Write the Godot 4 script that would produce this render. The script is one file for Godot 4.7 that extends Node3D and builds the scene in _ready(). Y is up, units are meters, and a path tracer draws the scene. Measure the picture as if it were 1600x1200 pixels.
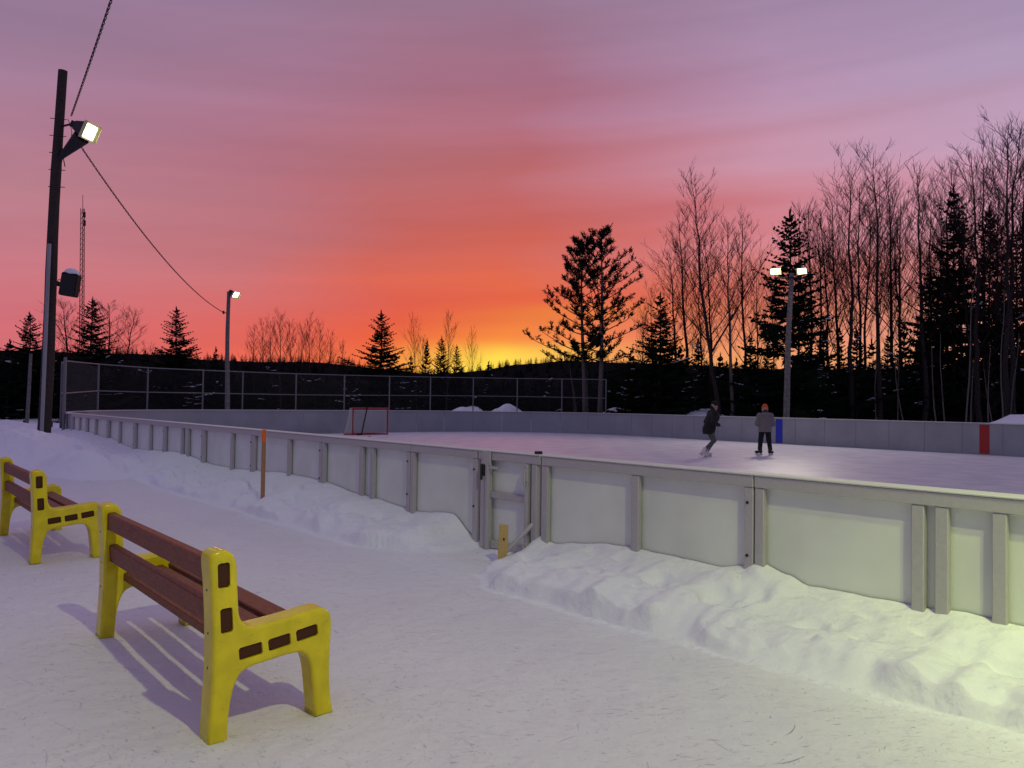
extends Node3D
# An outdoor hockey rink in winter, just after sunset.  World: -Z runs along the near boards away from the
# viewer, +X crosses the rink, y = 0 is the packed snow of the path.

const NEAR_X := 5.0      # outer face of the near board sheets
const FAR_X := 29.7
const END_Z := -33.5
const OTHER_Z := 14.0
const CORNER := 8.0
const ICE_Y := -0.08
const BOARD_TOP := 1.0

var rng := RandomNumberGenerator.new()
var names := {}
var M := {}
var fnz := FastNoiseLite.new()
var clods := FastNoiseLite.new()

# ------------------------------------------------------------------ mesh helper
class MB:
	var v := PackedVector3Array()
	var n := PackedVector3Array()
	var t := PackedVector2Array()
	var c := PackedColorArray()
	var i := PackedInt32Array()
	var colored := false
	func vert(p: Vector3, nn: Vector3, uv := Vector2.ZERO, col := Color.WHITE) -> int:
		v.append(p); n.append(nn); t.append(uv)
		if colored: c.append(col)
		return v.size() - 1
	func face(a: int, b: int, d: int) -> void:      # keeps the winding clockwise as seen from the normals' side
		var g := (v[d] - v[a]).cross(v[b] - v[a])
		if g.dot(n[a] + n[b] + n[d]) < 0.0:
			i.append(a); i.append(d); i.append(b)
		else:
			i.append(a); i.append(b); i.append(d)
	func tri(a: Vector3, b: Vector3, d: Vector3, nn: Vector3) -> void:
		face(vert(a, nn), vert(b, nn), vert(d, nn))
	func quad(a: Vector3, b: Vector3, d: Vector3, e: Vector3, nn: Vector3, u := 1.0, w := 1.0) -> void:
		var k := vert(a, nn, Vector2(0, 0)); vert(b, nn, Vector2(u, 0)); vert(d, nn, Vector2(u, w)); vert(e, nn, Vector2(0, w))
		face(k, k + 1, k + 2); face(k, k + 2, k + 3)
	# a box with chamfered edges; the first texture axis runs along its longest side
	func box(at: Vector3, size: Vector3, bevel := 0.0, bs := Basis.IDENTITY) -> void:
		var h := size * 0.5
		var b: float = minf(bevel, minf(h.x, minf(h.y, h.z)) * 0.9)
		var off := Vector2(fposmod(at.x * 3.1 + at.y * 1.7, 1.0), fposmod(at.z * 2.3 + at.y * 5.1, 1.0))
		for ax in 3:
			var a1 := (ax + 1) % 3
			var a2 := (ax + 2) % 3
			if size[a1] < size[a2]:
				var sw := a1; a1 = a2; a2 = sw
			for s in [-1.0, 1.0]:
				var nn := Vector3.ZERO; nn[ax] = s
				var k := v.size()
				for q in [[-1, -1], [1, -1], [1, 1], [-1, 1]]:
					var p := Vector3.ZERO
					p[ax] = s * h[ax]; p[a1] = q[0] * (h[a1] - b); p[a2] = q[1] * (h[a2] - b)
					vert(at + bs * p, bs * nn, Vector2(p[a1], p[a2]) + off)
				face(k, k + 1, k + 2); face(k, k + 2, k + 3)
		if b <= 0.0: return
		for ax in 3:                                 # edge chamfers along ax
			var a1 := (ax + 1) % 3
			var a2 := (ax + 2) % 3
			for s1 in [-1.0, 1.0]:
				for s2 in [-1.0, 1.0]:
					var nn := Vector3.ZERO; nn[a1] = s1; nn[a2] = s2; nn = nn.normalized()
					var k := v.size()
					for q in [[0, -1], [0, 1], [1, 1], [1, -1]]:
						var p := Vector3.ZERO
						p[ax] = q[1] * (h[ax] - b)
						p[a1] = s1 * (h[a1] - (b if q[0] == 0 else 0.0)); p[a2] = s2 * (h[a2] - (0.0 if q[0] == 0 else b))
						vert(at + bs * p, bs * nn, Vector2(p[ax], p[a1]) + off)
					face(k, k + 1, k + 2); face(k, k + 2, k + 3)
		for sx in [-1.0, 1.0]:
			for sy in [-1.0, 1.0]:
				for sz in [-1.0, 1.0]:
					var s := Vector3(sx, sy, sz)
					var k := v.size()
					for ax in 3:
						var p := s * (h - Vector3(b, b, b)); p[ax] = s[ax] * h[ax]
						vert(at + bs * p, bs * s.normalized())
					face(k, k + 1, k + 2)
	func tube(pts: PackedVector3Array, rad: PackedFloat32Array, sides := 6, caps := false, vs := 1.0) -> void:
		var m := pts.size()
		if m < 2: return
		var d0 := (pts[1] - pts[0]).normalized()
		var side := d0.cross(Vector3.UP if absf(d0.y) < 0.9 else Vector3.RIGHT).normalized()
		var first := v.size()
		var run := 0.0
		for k in m:
			var d: Vector3 = (pts[mini(k + 1, m - 1)] - pts[maxi(k - 1, 0)])
			d = d.normalized() if d.length_squared() > 1e-12 else d0
			side = (side - d * side.dot(d)).normalized()
			var up := d.cross(side)
			if k > 0: run += pts[k].distance_to(pts[k - 1])
			for s in sides:
				var a := TAU * s / sides
				var o := side * cos(a) + up * sin(a)
				vert(pts[k] + o * rad[k], o, Vector2(float(s) / sides, run * vs))
		for k in m - 1:
			for s in sides:
				var a := first + k * sides + s
				var b := first + k * sides + (s + 1) % sides
				face(a, b, b + sides); face(a, b + sides, a + sides)
		if caps:
			for e in [0, m - 1]:
				var d := (pts[e] - pts[1 if e == 0 else m - 2]).normalized()
				var k := v.size()
				for s in sides: vert(v[first + e * sides + s], d)
				for s in range(1, sides - 1): face(k, k + s, k + s + 1)
	func rod(a: Vector3, b: Vector3, r: float, sides := 6, caps := true, r2 := -1.0) -> void:
		tube(PackedVector3Array([a, b]), PackedFloat32Array([r, r if r2 < 0 else r2]), sides, caps)
	func ball(at: Vector3, r: Vector3, rings := 6, segs := 8) -> void:
		var first := v.size()
		for y in rings + 1:
			var p := PI * y / rings
			for s in segs:
				var a := TAU * s / segs
				var d := Vector3(sin(p) * cos(a), cos(p), sin(p) * sin(a))
				vert(at + d * r, (d / r).normalized(), Vector2(float(s) / segs, float(y) / rings))
		for y in rings:
			for s in segs:
				var a := first + y * segs + s
				var b := first + y * segs + (s + 1) % segs
				if y > 0: face(a, b, b + segs)
				if y < rings - 1: face(a, b + segs, a + segs)
	func mesh() -> ArrayMesh:
		var a := []
		a.resize(Mesh.ARRAY_MAX)
		a[Mesh.ARRAY_VERTEX] = v; a[Mesh.ARRAY_NORMAL] = n; a[Mesh.ARRAY_TEX_UV] = t; a[Mesh.ARRAY_INDEX] = i
		if colored: a[Mesh.ARRAY_COLOR] = c
		var m := ArrayMesh.new()
		m.add_surface_from_arrays(Mesh.PRIMITIVE_TRIANGLES, a)
		return m

# ------------------------------------------------------------------ scene tree helpers
func numbered(called: String) -> String:
	if not names.has(called):
		names[called] = 0
		return called
	names[called] += 1
	return "%s_%03d" % [called, names[called]]

func tag(o: Node3D, label: String, category := "", group := "") -> Node3D:
	o.set_meta("label", label)
	if category: o.set_meta("category", category)
	if group: o.set_meta("group", group)
	return o

func thing(called: String, label: String, category: String, at := Vector3.ZERO, turn := 0.0, group := "") -> Node3D:
	var o := Node3D.new()
	o.name = numbered(called)
	add_child(o)
	o.position = at; o.rotation.y = turn
	tag(o, label, category, group)
	return o

func put(called: String, mesh: Mesh, mat: Material, parent: Node) -> MeshInstance3D:
	var o := MeshInstance3D.new()
	o.mesh = mesh; o.material_override = mat
	if parent == self:
		o.name = numbered(called)
		add_child(o)
	else:
		var base := called
		var k := 0
		while parent.has_node(NodePath(called)):
			k += 1
			called = "%s_%03d" % [base, k]
		o.name = called
		parent.add_child(o, true)
	return o

func struct(called: String, mesh: Mesh, mat: Material) -> MeshInstance3D:
	var o := put(called, mesh, mat, self)
	o.set_meta("kind", "structure")
	return o

func lin(r: float, g: float, b: float) -> Color:
	return Color(r, g, b).linear_to_srgb()

func material(called: String, col: Color, rough := 0.7, metal := 0.0, spec := 0.5) -> StandardMaterial3D:
	var m := StandardMaterial3D.new()
	m.resource_name = called
	m.albedo_color = col; m.roughness = rough; m.metallic = metal; m.metallic_specular = spec
	M[called] = m
	return m

func noise_tex(freq: float, size: int, normal := false, strength := 4.0, octaves := 4, seed_ := 1, ramp: Gradient = null) -> NoiseTexture2D:
	var f := FastNoiseLite.new()
	f.seed = seed_; f.frequency = freq; f.fractal_octaves = octaves
	f.noise_type = FastNoiseLite.TYPE_SIMPLEX_SMOOTH
	var t := NoiseTexture2D.new()
	t.width = size; t.height = size; t.seamless = true; t.noise = f
	t.as_normal_map = normal; t.bump_strength = strength
	if ramp: t.color_ramp = ramp
	return t

func ramp(a: Color, b: Color) -> Gradient:
	var g := Gradient.new()
	g.set_color(0, a); g.set_color(1, b)
	return g

# ------------------------------------------------------------------ sky
func make_sky() -> ImageTexture:
	# air and thin cloud only; each row is one height above the horizon, each column a bearing from the sunset (degrees)
	var bear := [-180.0, -110.0, -60.0, -33.5, -18.0, -9.0, 0.0, 9.0, 18.0, 33.5, 60.0, 110.0, 180.0]
	var high := [0.0, 3.5, 5.0, 7.0, 9.3, 13.0, 16.5, 21.6, 27.4, 55.0, 90.0]
	var core := [
		["d06e76", "e46656", "ee7044", "ffdc50", "f2a45c", "ee9e62", "e69c82"],
		["d06e76", "e46656", "ee7044", "ffdc50", "f2a45c", "ee9e62", "e69c82"],
		["d0707a", "e0665c", "ea6242", "f68c40", "ec8258", "e88c66", "e29a88"],
		["cc7680", "d46e6c", "e4624e", "ea6848", "e4705a", "de7c70", "de9694"],
		["c47c88", "c67276", "d66656", "e2694a", "da705f", "d77c74", "d8929a"],
		["ba808e", "ba747e", "c26664", "c8645f", "cc7074", "d28490", "d49aae"],
		["b07e94", "b27282", "b86d72", "bc696c", "c47c88", "cb93a6", "c4a0bc"],
		["9a7c98", "a87a94", "ac748a", "ac7288", "b0829e", "b491b0", "ae97b5"],
		["8e7896", "947894", "97748c", "97728a", "9a7e9a", "9e86a4", "9a84a5"]]
	var zen := Color("9288aa").srgb_to_linear()
	var grid := []
	for e in high.size():
		var line := []
		var row: Array = core[mini(e, 8)]
		var east := Color("565a82").srgb_to_linear().lerp(Color("666a98").srgb_to_linear(), clampf(high[e] / 27.0, 0, 1))
		for b in bear.size():
			var q := Color(row[clampi(b - 3, 0, 6)]).srgb_to_linear()
			var away: float = [1.0, 0.85, 0.4, 0, 0, 0, 0, 0, 0, 0, 0.4, 0.85, 1.0][b]
			q = q.lerp(east, away)
			if e == 9: q = q.lerp(zen, 0.75)
			if e == 10: q = zen
			line.append(q)
		grid.append(line)
	var streak := FastNoiseLite.new()
	streak.seed = 11; streak.frequency = 0.02; streak.fractal_octaves = 4
	var w := 1536
	var h := 768
	var im := Image.create(w, h, false, Image.FORMAT_RGBF)
	for y in h:
		var el := 90.0 - (y + 0.5) * 180.0 / h
		if el < -1.0:
			break
		el = maxf(el, 0.0)
		for x in w:
			var az := (x + 0.5) * 360.0 / w - 40.55
			var a := fposmod(az + 180.0, 360.0) - 180.0
			var tilt := el - a * 0.045
			var s := streak.get_noise_3d(a * 0.55, tilt * 9.0, 0.0)
			var ee := clampf(el + s * 2.0 * smoothstep(0.0, 6.0, el) + 0.5 * smoothstep(2.0, 8.0, el) * streak.get_noise_2d(a * 2.0 + 400.0, tilt * 34.0), 0.0, 90.0)
			var aa := clampf(a + s * 6.0, -179.9, 179.9)
			var bi := 0
			while aa > bear[bi + 1]: bi += 1
			var hi := 0
			while ee > high[hi + 1]: hi += 1
			var fb: float = (aa - bear[bi]) / (bear[bi + 1] - bear[bi])
			var fe: float = (ee - high[hi]) / (high[hi + 1] - high[hi])
			var c0: Color = grid[hi][bi].lerp(grid[hi][bi + 1], fb)
			var c1: Color = grid[hi + 1][bi].lerp(grid[hi + 1][bi + 1], fb)
			var q := c0.lerp(c1, fe)
			var k := 1.0 + 0.13 * s + 0.05 * streak.get_noise_2d(a * 0.7 - 900.0, tilt * 20.0) + 0.03 * streak.get_noise_2d(a * 2.4 + 70.0, tilt * 60.0)
			im.set_pixel(x, y, Color(q.r * k, q.g * k, q.b * k))
	return ImageTexture.create_from_image(im)

# ------------------------------------------------------------------ materials
func snow_textures() -> void:
	# fine relief of trodden snow and the marks that skates and boots leave on it
	var size := 2048
	var f := FastNoiseLite.new()
	f.seed = 5; f.frequency = 0.012; f.fractal_octaves = 5; f.fractal_gain = 0.55
	var im := f.get_seamless_image(size, size)
	im.convert(Image.FORMAT_L8)
	var data := im.get_data()
	var tone := PackedByteArray()
	tone.resize(size * size * 3)
	tone.fill(246)
	var r := RandomNumberGenerator.new()
	r.seed = 21
	for k in data.size():
		data[k] = 88 + data[k] / 4
	for k in 15000:
		var p := Vector2(r.randf() * size, r.randf() * size)
		var long := r.randf_range(7, 34) if r.randf() < 0.96 else r.randf_range(40, 130)
		if r.randf() > 0.4 + 1.1 * smoothstep(-0.1, 0.25, f.get_noise_2d(p.x * 0.22, p.y * 0.22)): continue
		var way := 0.5 * sin(p.x * TAU / size) + 0.5 * sin(p.y * TAU / size + 1.0)
		var ang := r.randfn(0.95 + 0.5 * way, 0.28) if r.randf() < 0.82 else r.randf() * TAU
		var bend := r.randfn(0, 0.007)
		var deep := int(8.0 + 26.0 * pow(r.randf(), 2.5))
		var wide := 1 + int(r.randf() * r.randf() * 2.6)
		var dark := int(9.0 * pow(r.randf(), 4.0))
		var lift := r.randf() < 0.55
		for s in int(long):
			p += Vector2(cos(ang), sin(ang))
			ang += bend
			var fade := sin(PI * (s + 0.5) / long)
			for dx in wide:
				var xx := posmod(int(p.x) + dx, size)
				var yy := posmod(int(p.y), size)
				var at := yy * size + xx
				data[at] = clampi(data[at] + int(deep * fade * (0.7 if lift else -1.0)), 0, 255)
				var rim := yy * size + posmod(xx + wide, size)
				data[rim] = clampi(data[rim] + int(deep * fade * 0.5), 0, 255)
				if not lift:
					var d := int(dark * fade)
					for ch in 3:
						tone[at * 3 + ch] = maxi(150, tone[at * 3 + ch] - d + ch * d / 8)
	for k in 1500:                                   # crumbs of snow kicked loose
		var p := Vector2(r.randf() * size, r.randf() * size)
		var rad := r.randf_range(1.0, 4.0)
		for dy in range(-4, 5):
			for dx in range(-4, 5):
				var d := Vector2(dx, dy).length()
				if d < rad:
					var at := posmod(int(p.y) + dy, size) * size + posmod(int(p.x) + dx, size)
					data[at] = clampi(data[at] + int(40.0 * (1.0 - d / rad)), 0, 255)
	M["snow_height"] = ImageTexture.create_from_image(Image.create_from_data(size, size, false, Image.FORMAT_L8, data))
	M["snow_tone"] = ImageTexture.create_from_image(Image.create_from_data(size, size, false, Image.FORMAT_RGB8, tone))

func wood_texture(base: Color, dark: Color, seed_: int) -> ImageTexture:
	var f := FastNoiseLite.new()
	f.seed = seed_; f.frequency = 0.03; f.fractal_octaves = 3
	var w := 512
	var im := Image.create(w, w, false, Image.FORMAT_RGB8)
	for y in w:
		for x in w:
			var warp := f.get_noise_2d(x * 0.35, y * 2.0) * 26.0
			var ring := 0.5 + 0.5 * sin((y + warp) * 0.32 + 2.0 * f.get_noise_2d(x * 0.2 + 900, y))
			var fine := 0.5 + 0.5 * f.get_noise_2d(x * 0.9, y * 16.0)
			var k := clampf(ring * 0.5 + fine * 0.75 - 0.15, 0, 1)
			var crack := f.get_noise_2d(x * 0.12 + 300.0, y * 5.0 + 700.0)
			if crack > 0.36: k *= 0.25
			im.set_pixel(x, y, dark.lerp(base, k))
	return ImageTexture.create_from_image(im)

func scuffed(seed_: int) -> ImageTexture:
	# painted or moulded surface that has been knocked about: soft blotches, scratches and specks of dirt
	var f := FastNoiseLite.new()
	f.seed = seed_; f.frequency = 0.008; f.fractal_octaves = 5
	var w := 512
	var im := f.get_seamless_image(w, w)
	im.convert(Image.FORMAT_RGB8)
	for y in w:
		for x in w:
			var k := 0.88 + 0.12 * im.get_pixel(x, y).r
			im.set_pixel(x, y, Color(k, k, k * 0.98))
	var r := RandomNumberGenerator.new()
	r.seed = seed_
	for n in 60:
		var p := Vector2(r.randf(), r.randf()) * w
		var a := r.randf() * TAU
		var long := r.randf_range(2, 30) if r.randf() < 0.8 else 1.0
		var dark := r.randf_range(0.65, 0.95)
		for s in int(long):
			p += Vector2(cos(a), sin(a))
			var q := Vector2i(posmod(int(p.x), w), posmod(int(p.y), w))
			var c := im.get_pixelv(q)
			im.set_pixelv(q, Color(c.r * dark, c.g * dark, c.b * dark * 0.9))
	return ImageTexture.create_from_image(im)

func make_materials() -> void:
	snow_textures()
	var m := material("trodden_snow", lin(0.9, 0.9, 0.93), 0.62, 0.0, 0.4)
	m.albedo_texture = M.snow_tone
	m.heightmap_enabled = true; m.heightmap_texture = M.snow_height; m.heightmap_scale = 3.8
	m.vertex_color_use_as_albedo = true
	m.uv1_scale = Vector3(1.0 / 4.2, 1.0 / 4.2, 1)
	m = material("loose_snow", lin(0.84, 0.85, 0.89), 0.7, 0.0, 0.3)
	m.normal_enabled = true; m.normal_texture = noise_tex(0.035, 512, true, 7.0, 6, 8); m.normal_scale = 0.6
	m.uv1_triplanar = true; m.uv1_world_triplanar = true; m.uv1_scale = Vector3(0.6, 0.6, 0.6)
	m = material("clump_snow", lin(0.78, 0.8, 0.86), 0.8, 0.0, 0.2)
	m = material("ice", lin(0.8, 0.78, 0.8), 0.4, 0.0, 0.5)
	m.albedo_texture = noise_tex(0.006, 1024, false, 4, 5, 17, ramp(Color(0.86, 0.86, 0.9), Color(1, 1, 1)))
	m.heightmap_enabled = true; m.heightmap_texture = M.snow_height; m.heightmap_scale = 0.5
	m.uv1_triplanar = true; m.uv1_world_triplanar = true; m.uv1_scale = Vector3(0.16, 0.16, 0.16)
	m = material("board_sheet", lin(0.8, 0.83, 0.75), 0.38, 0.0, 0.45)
	m.albedo_texture = noise_tex(0.004, 512, false, 4, 4, 3, ramp(Color(0.9, 0.9, 0.9), Color(1, 1, 1)))
	m.roughness_texture = noise_tex(0.01, 512, false, 4, 4, 31, ramp(Color(0.7, 0.7, 0.7), Color(1, 1, 1)))
	m.uv1_triplanar = true; m.uv1_world_triplanar = true; m.uv1_scale = Vector3(0.4, 0.4, 0.4)
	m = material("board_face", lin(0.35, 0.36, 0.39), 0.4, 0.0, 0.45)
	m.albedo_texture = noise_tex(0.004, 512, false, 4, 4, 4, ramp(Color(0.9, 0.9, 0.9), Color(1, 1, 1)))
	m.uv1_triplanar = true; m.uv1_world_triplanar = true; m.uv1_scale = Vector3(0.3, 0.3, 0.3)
	m = material("cap_white", lin(0.62, 0.62, 0.6), 0.6)
	m = material("galvanised", lin(0.5, 0.48, 0.47), 0.5, 0.25)
	m.albedo_texture = noise_tex(0.03, 512, false, 4, 3, 6, ramp(Color(0.95, 0.95, 0.955), Color(1, 1, 1)))
	m.uv1_triplanar = true; m.uv1_world_triplanar = true; m.uv1_scale = Vector3(1.5, 1.5, 1.5)
	m = material("fence_wire", lin(0.1, 0.1, 0.11), 0.6, 0.2)
	m = material("fence_pipe", lin(0.18, 0.18, 0.19), 0.5, 0.3)
	m = material("dark_bolt", lin(0.03, 0.03, 0.03), 0.5, 0.4)
	m = material("yellow_plastic", lin(0.82, 0.67, 0.005), 0.26, 0.0, 0.5)
	m.albedo_texture = scuffed(44)
	m.normal_enabled = true; m.normal_texture = noise_tex(0.012, 512, true, 2.0, 5, 45); m.normal_scale = 0.15
	m.uv1_triplanar = true; m.uv1_scale = Vector3(1.4, 1.4, 1.4)
	m = material("red_wood", Color.WHITE, 0.55, 0.0, 0.4)
	m.albedo_texture = wood_texture(Color(0.62, 0.36, 0.25), Color(0.36, 0.17, 0.11), 3)
	m.uv1_scale = Vector3(0.9, 4.0, 1)
	m.normal_enabled = true; m.normal_texture = noise_tex(0.02, 256, true, 3.0, 4, 12); m.normal_scale = 0.3
	m = material("wood_end", lin(0.075, 0.03, 0.018), 0.8, 0.0, 0.2)
	m = material("pale_wood", Color.WHITE, 0.7, 0.0, 0.3)
	m.albedo_texture = wood_texture(Color(0.84, 0.74, 0.50), Color(0.68, 0.56, 0.34), 9)
	m.uv1_scale = Vector3(2.0, 6.0, 1)
	m = material("stake_wood", Color.WHITE, 0.8, 0.0, 0.2)
	m.albedo_texture = wood_texture(Color(0.78, 0.60, 0.44), Color(0.58, 0.43, 0.30), 10)
	m.uv1_scale = Vector3(2.0, 6.0, 1)
	m = material("orange_paint", lin(0.85, 0.16, 0.015), 0.5)
	m = material("pole_wood", Color.WHITE, 0.85, 0.0, 0.2)
	m.albedo_texture = wood_texture(Color(0.36, 0.32, 0.31), Color(0.17, 0.14, 0.13), 15)
	m.uv1_scale = Vector3(1.0, 2.0, 1)
	m.normal_enabled = true; m.normal_texture = noise_tex(0.02, 256, true, 6.0, 4, 13); m.normal_scale = 0.6
	m = material("conduit_grey", lin(0.3, 0.3, 0.33), 0.5, 0.2)
	m = material("pole_grey", lin(0.24, 0.23, 0.22), 0.75)
	m.albedo_texture = noise_tex(0.02, 256, false, 4, 4, 23, ramp(Color(0.6, 0.6, 0.6), Color(1, 1, 1)))
	m = material("black_metal", lin(0.012, 0.012, 0.013), 0.5, 0.2)
	m = material("black_plastic", lin(0.006, 0.006, 0.007), 0.6, 0.0, 0.3)
	m = material("rubber", lin(0.01, 0.01, 0.01), 0.7)
	m = material("goal_red", lin(0.32, 0.012, 0.02), 0.4)
	m = material("net_cord", lin(0.55, 0.55, 0.52), 0.9)
	m = material("line_blue", lin(0.008, 0.03, 0.42), 0.4)
	m = material("line_red", lin(0.36, 0.008, 0.01), 0.4)
	m = material("bark_grey", lin(0.075, 0.065, 0.06), 0.9, 0.0, 0.2)
	m.albedo_texture = noise_tex(0.05, 256, false, 4, 4, 51, ramp(Color(0.45, 0.42, 0.4), Color(1, 1, 1)))
	m.uv1_scale = Vector3(1, 1.5, 1)
	m = material("bark_pale", lin(0.3, 0.28, 0.26), 0.85, 0.0, 0.2)
	m.albedo_texture = noise_tex(0.06, 256, false, 4, 4, 52, ramp(Color(0.35, 0.32, 0.3), Color(1, 1, 1)))
	m.uv1_scale = Vector3(1, 1.5, 1)
	m = material("twig", lin(0.03, 0.02, 0.018), 0.9, 0.0, 0.1)
	m = material("bark_dark", lin(0.05, 0.04, 0.035), 0.9, 0.0, 0.1)
	m = material("needles", lin(0.016, 0.024, 0.016), 0.9, 0.0, 0.1)
	m = material("far_wood", lin(0.014, 0.014, 0.013), 1.0, 0.0, 0.0)
	m = material("tower_steel", lin(0.08, 0.03, 0.03), 0.7)
	m = material("cable", lin(0.02, 0.018, 0.018), 0.8)
	m = material("lamp_lens", lin(0.9, 0.95, 0.75), 0.3)
	m.emission_enabled = true; m.emission = Color(0.93, 1.0, 0.78); m.emission_energy_multiplier = 7.0
	m = material("reflector", lin(0.75, 0.66, 0.3), 0.35, 0.5)
	m = material("skin", lin(0.42, 0.25, 0.19), 0.6)
	m = material("jacket_black", lin(0.006, 0.006, 0.007), 0.85)
	m = material("jacket_grey", lin(0.19, 0.17, 0.165), 0.95)
	m = material("trousers_black", lin(0.006, 0.006, 0.007), 0.9)
	m = material("leggings_grey", lin(0.085, 0.095, 0.08), 0.9)
	m = material("skate_white", lin(0.7, 0.66, 0.64), 0.45)
	m = material("skate_black", lin(0.012, 0.012, 0.013), 0.5)
	m = material("blade_steel", lin(0.5, 0.5, 0.52), 0.3, 0.8)
	m = material("beanie_orange", lin(0.62, 0.1, 0.015), 0.95)
	m = material("beanie_dark", lin(0.012, 0.01, 0.012), 0.95)
	m = material("hair_brown", lin(0.07, 0.025, 0.018), 0.8)
	m = material("eye_dark", lin(0.02, 0.015, 0.012), 0.3)

# ------------------------------------------------------------------ ground
func curve(tab: Array, x: float) -> float:
	if x <= tab[0][0]: return tab[0][1]
	for k in range(1, tab.size()):
		if x <= tab[k][0]:
			var f: float = (x - tab[k - 1][0]) / (tab[k][0] - tab[k - 1][0])
			f = f * f * (3.0 - 2.0 * f)
			return lerpf(tab[k - 1][1], tab[k][1], f)
	return tab[-1][1]

# height of the snow against the boards, by distance along them (-z)
var wall_snow := [[-6.0, 0.24], [1.2, 0.27], [1.45, 0.29], [1.75, 0.31], [2.0, 0.29], [2.7, 0.27], [2.86, 0.32], [3.08, 0.38], [3.2, 0.33], [3.45, 0.29], [4.0, 0.31], [4.5, 0.30], [4.95, 0.24], [5.2, 0.2], [5.4, 0.25], [5.52, 0.16], [5.68, 0.04], [6.2, 0.02], [6.42, 0.1], [6.8, 0.29], [7.6, 0.24], [8.8, 0.3], [9.9, 0.38], [10.9, 0.4], [11.9, 0.36], [13.8, 0.3], [16.0, 0.42], [19.2, 0.32], [21.5, 0.45], [24.0, 0.55], [30.0, 0.5]]
var bank_foot := [[-6.0, 4.15], [1.2, 4.13], [2.9, 4.06], [4.0, 4.0], [4.8, 3.97], [5.3, 4.25], [5.6, 4.75], [6.15, 4.8], [6.5, 4.3], [7.2, 4.02], [10.0, 4.02], [13.0, 3.95], [16.0, 3.85], [30.0, 3.6]]

func snow_height(x: float, z: float) -> float:
	var near := clampf(1.0 - (-z) / 9.0, 0.0, 1.0)
	var y := 0.018 * fnz.get_noise_2d(x * 40.0, z * 40.0) + 0.008 * fnz.get_noise_2d(x * 160.0, z * 160.0)
	y += 0.0034 * fnz.get_noise_2d(x * 700.0, z * 520.0)
	var d := -z
	var wob := 0.05 * fnz.get_noise_2d(z * 60.0, 70.0) + 0.02 * fnz.get_noise_2d(z * 300.0, 170.0)
	var xf := curve(bank_foot, d) + wob
	if x > xf - 0.02:
		var top := curve(wall_snow, d)
		var u := clampf((x - xf) / (NEAR_X - xf), 0.0, 1.0)
		var cut := minf(0.12, top * 0.45) * (1.0 if d < 6.0 else 0.7)
		cut *= clampf(0.75 + 1.5 * fnz.get_noise_2d(z * 95.0, 20.0) + 0.5 * fnz.get_noise_2d(z * 420.0, 60.0), 0.12, 1.6)
		var lean := 0.03 + 0.16 * smoothstep(0.0, 0.3, fnz.get_noise_2d(z * 70.0 + 50.0, 520.0))
		var face := smoothstep(-0.012, lean, x - xf)
		var slope := pow(u, 0.75)
		slope = slope * (1.0 - 0.25 * sin(u * PI))
		var lump := fnz.get_noise_2d(x * 170.0 + 300.0, z * 120.0)
		var big := fnz.get_noise_2d(x * 75.0 + 90.0, z * 55.0 + 900.0)
		var mid := sin(clampf(u, 0, 1) * PI)
		var lumps := mid * (0.05 * lump + 0.11 * big)
		# trodden hollows and broken chunks
		var hollow := fnz.get_noise_2d(x * 210.0 - 500.0, z * 190.0 + 200.0)
		lumps -= mid * 0.08 * smoothstep(0.16, 0.5, hollow)
		var chunk := fnz.get_noise_2d(x * 420.0, z * 360.0 + 600.0)
		lumps += 0.03 * smoothstep(0.1, 0.24, chunk) * mid * smoothstep(0.55, 0.1, u) * smoothstep(-0.1, 0.3, big)
		# clods: rounded lumps with creases between them, only where the bank was shovelled
		var where := smoothstep(-0.02, 0.3, fnz.get_noise_2d(x * 60.0 - 700.0, z * 48.0 + 300.0))
		var warp := 12.0 * fnz.get_noise_2d(x * 300.0, z * 300.0)
		var c1 := clods.get_noise_2d(x * 420.0 + warp, z * 340.0 + warp) + 1.0
		var c2 := clods.get_noise_2d(x * 1100.0 - warp, z * 950.0) + 1.0
		lumps += where * face * (0.042 * (0.45 - c1 * c1) + 0.013 * (0.4 - c2 * c2)) * (0.35 + 0.8 * smoothstep(0.9, 0.1, u))
		var chip := fnz.get_noise_2d(x * 900.0 + 50.0, z * 900.0)
		lumps += 0.007 * chip * smoothstep(0.7, 0.1, u) * face
		y += face * (cut + (top - cut) * slope + lumps * minf(1.0, top * 4.0))
	else:
		# a scraped strip and a few crumbs in front of the foot of the bank
		var s := smoothstep(0.45, 0.0, xf - x)
		y += 0.012 * s * fnz.get_noise_2d(x * 260.0, z * 200.0)
	# heap of ploughed snow round the foot of the lamp pole, its ridge reaching forward beside the path
	var hx := x - 3.05
	var hz := z + 20.3
	var heap := 0.74 * exp(-(hx * hx / 1.5 + hz * hz / 5.5))
	var rx := x - 3.35
	var rz := z + 16.6
	heap = maxf(heap, 0.5 * exp(-(rx * rx / 0.35 + rz * rz / 3.2)))
	var lx := x - 0.5
	heap = maxf(heap, 0.5 * exp(-(lx * lx / 6.0 + (z + 22.5) * (z + 22.5) / 6.0)))
	heap *= 1.0 + 0.2 * fnz.get_noise_2d(x * 75.0 + 40.0, z * 70.0) + 0.1 * fnz.get_noise_2d(x * 260.0, z * 240.0)
	y = maxf(y, 0.0) * 0.0 + y + heap * (1.0 if x < 4.2 else clampf(1.0 - (x - 4.2) / 0.8, 0.3, 1.0))
	return y

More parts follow.
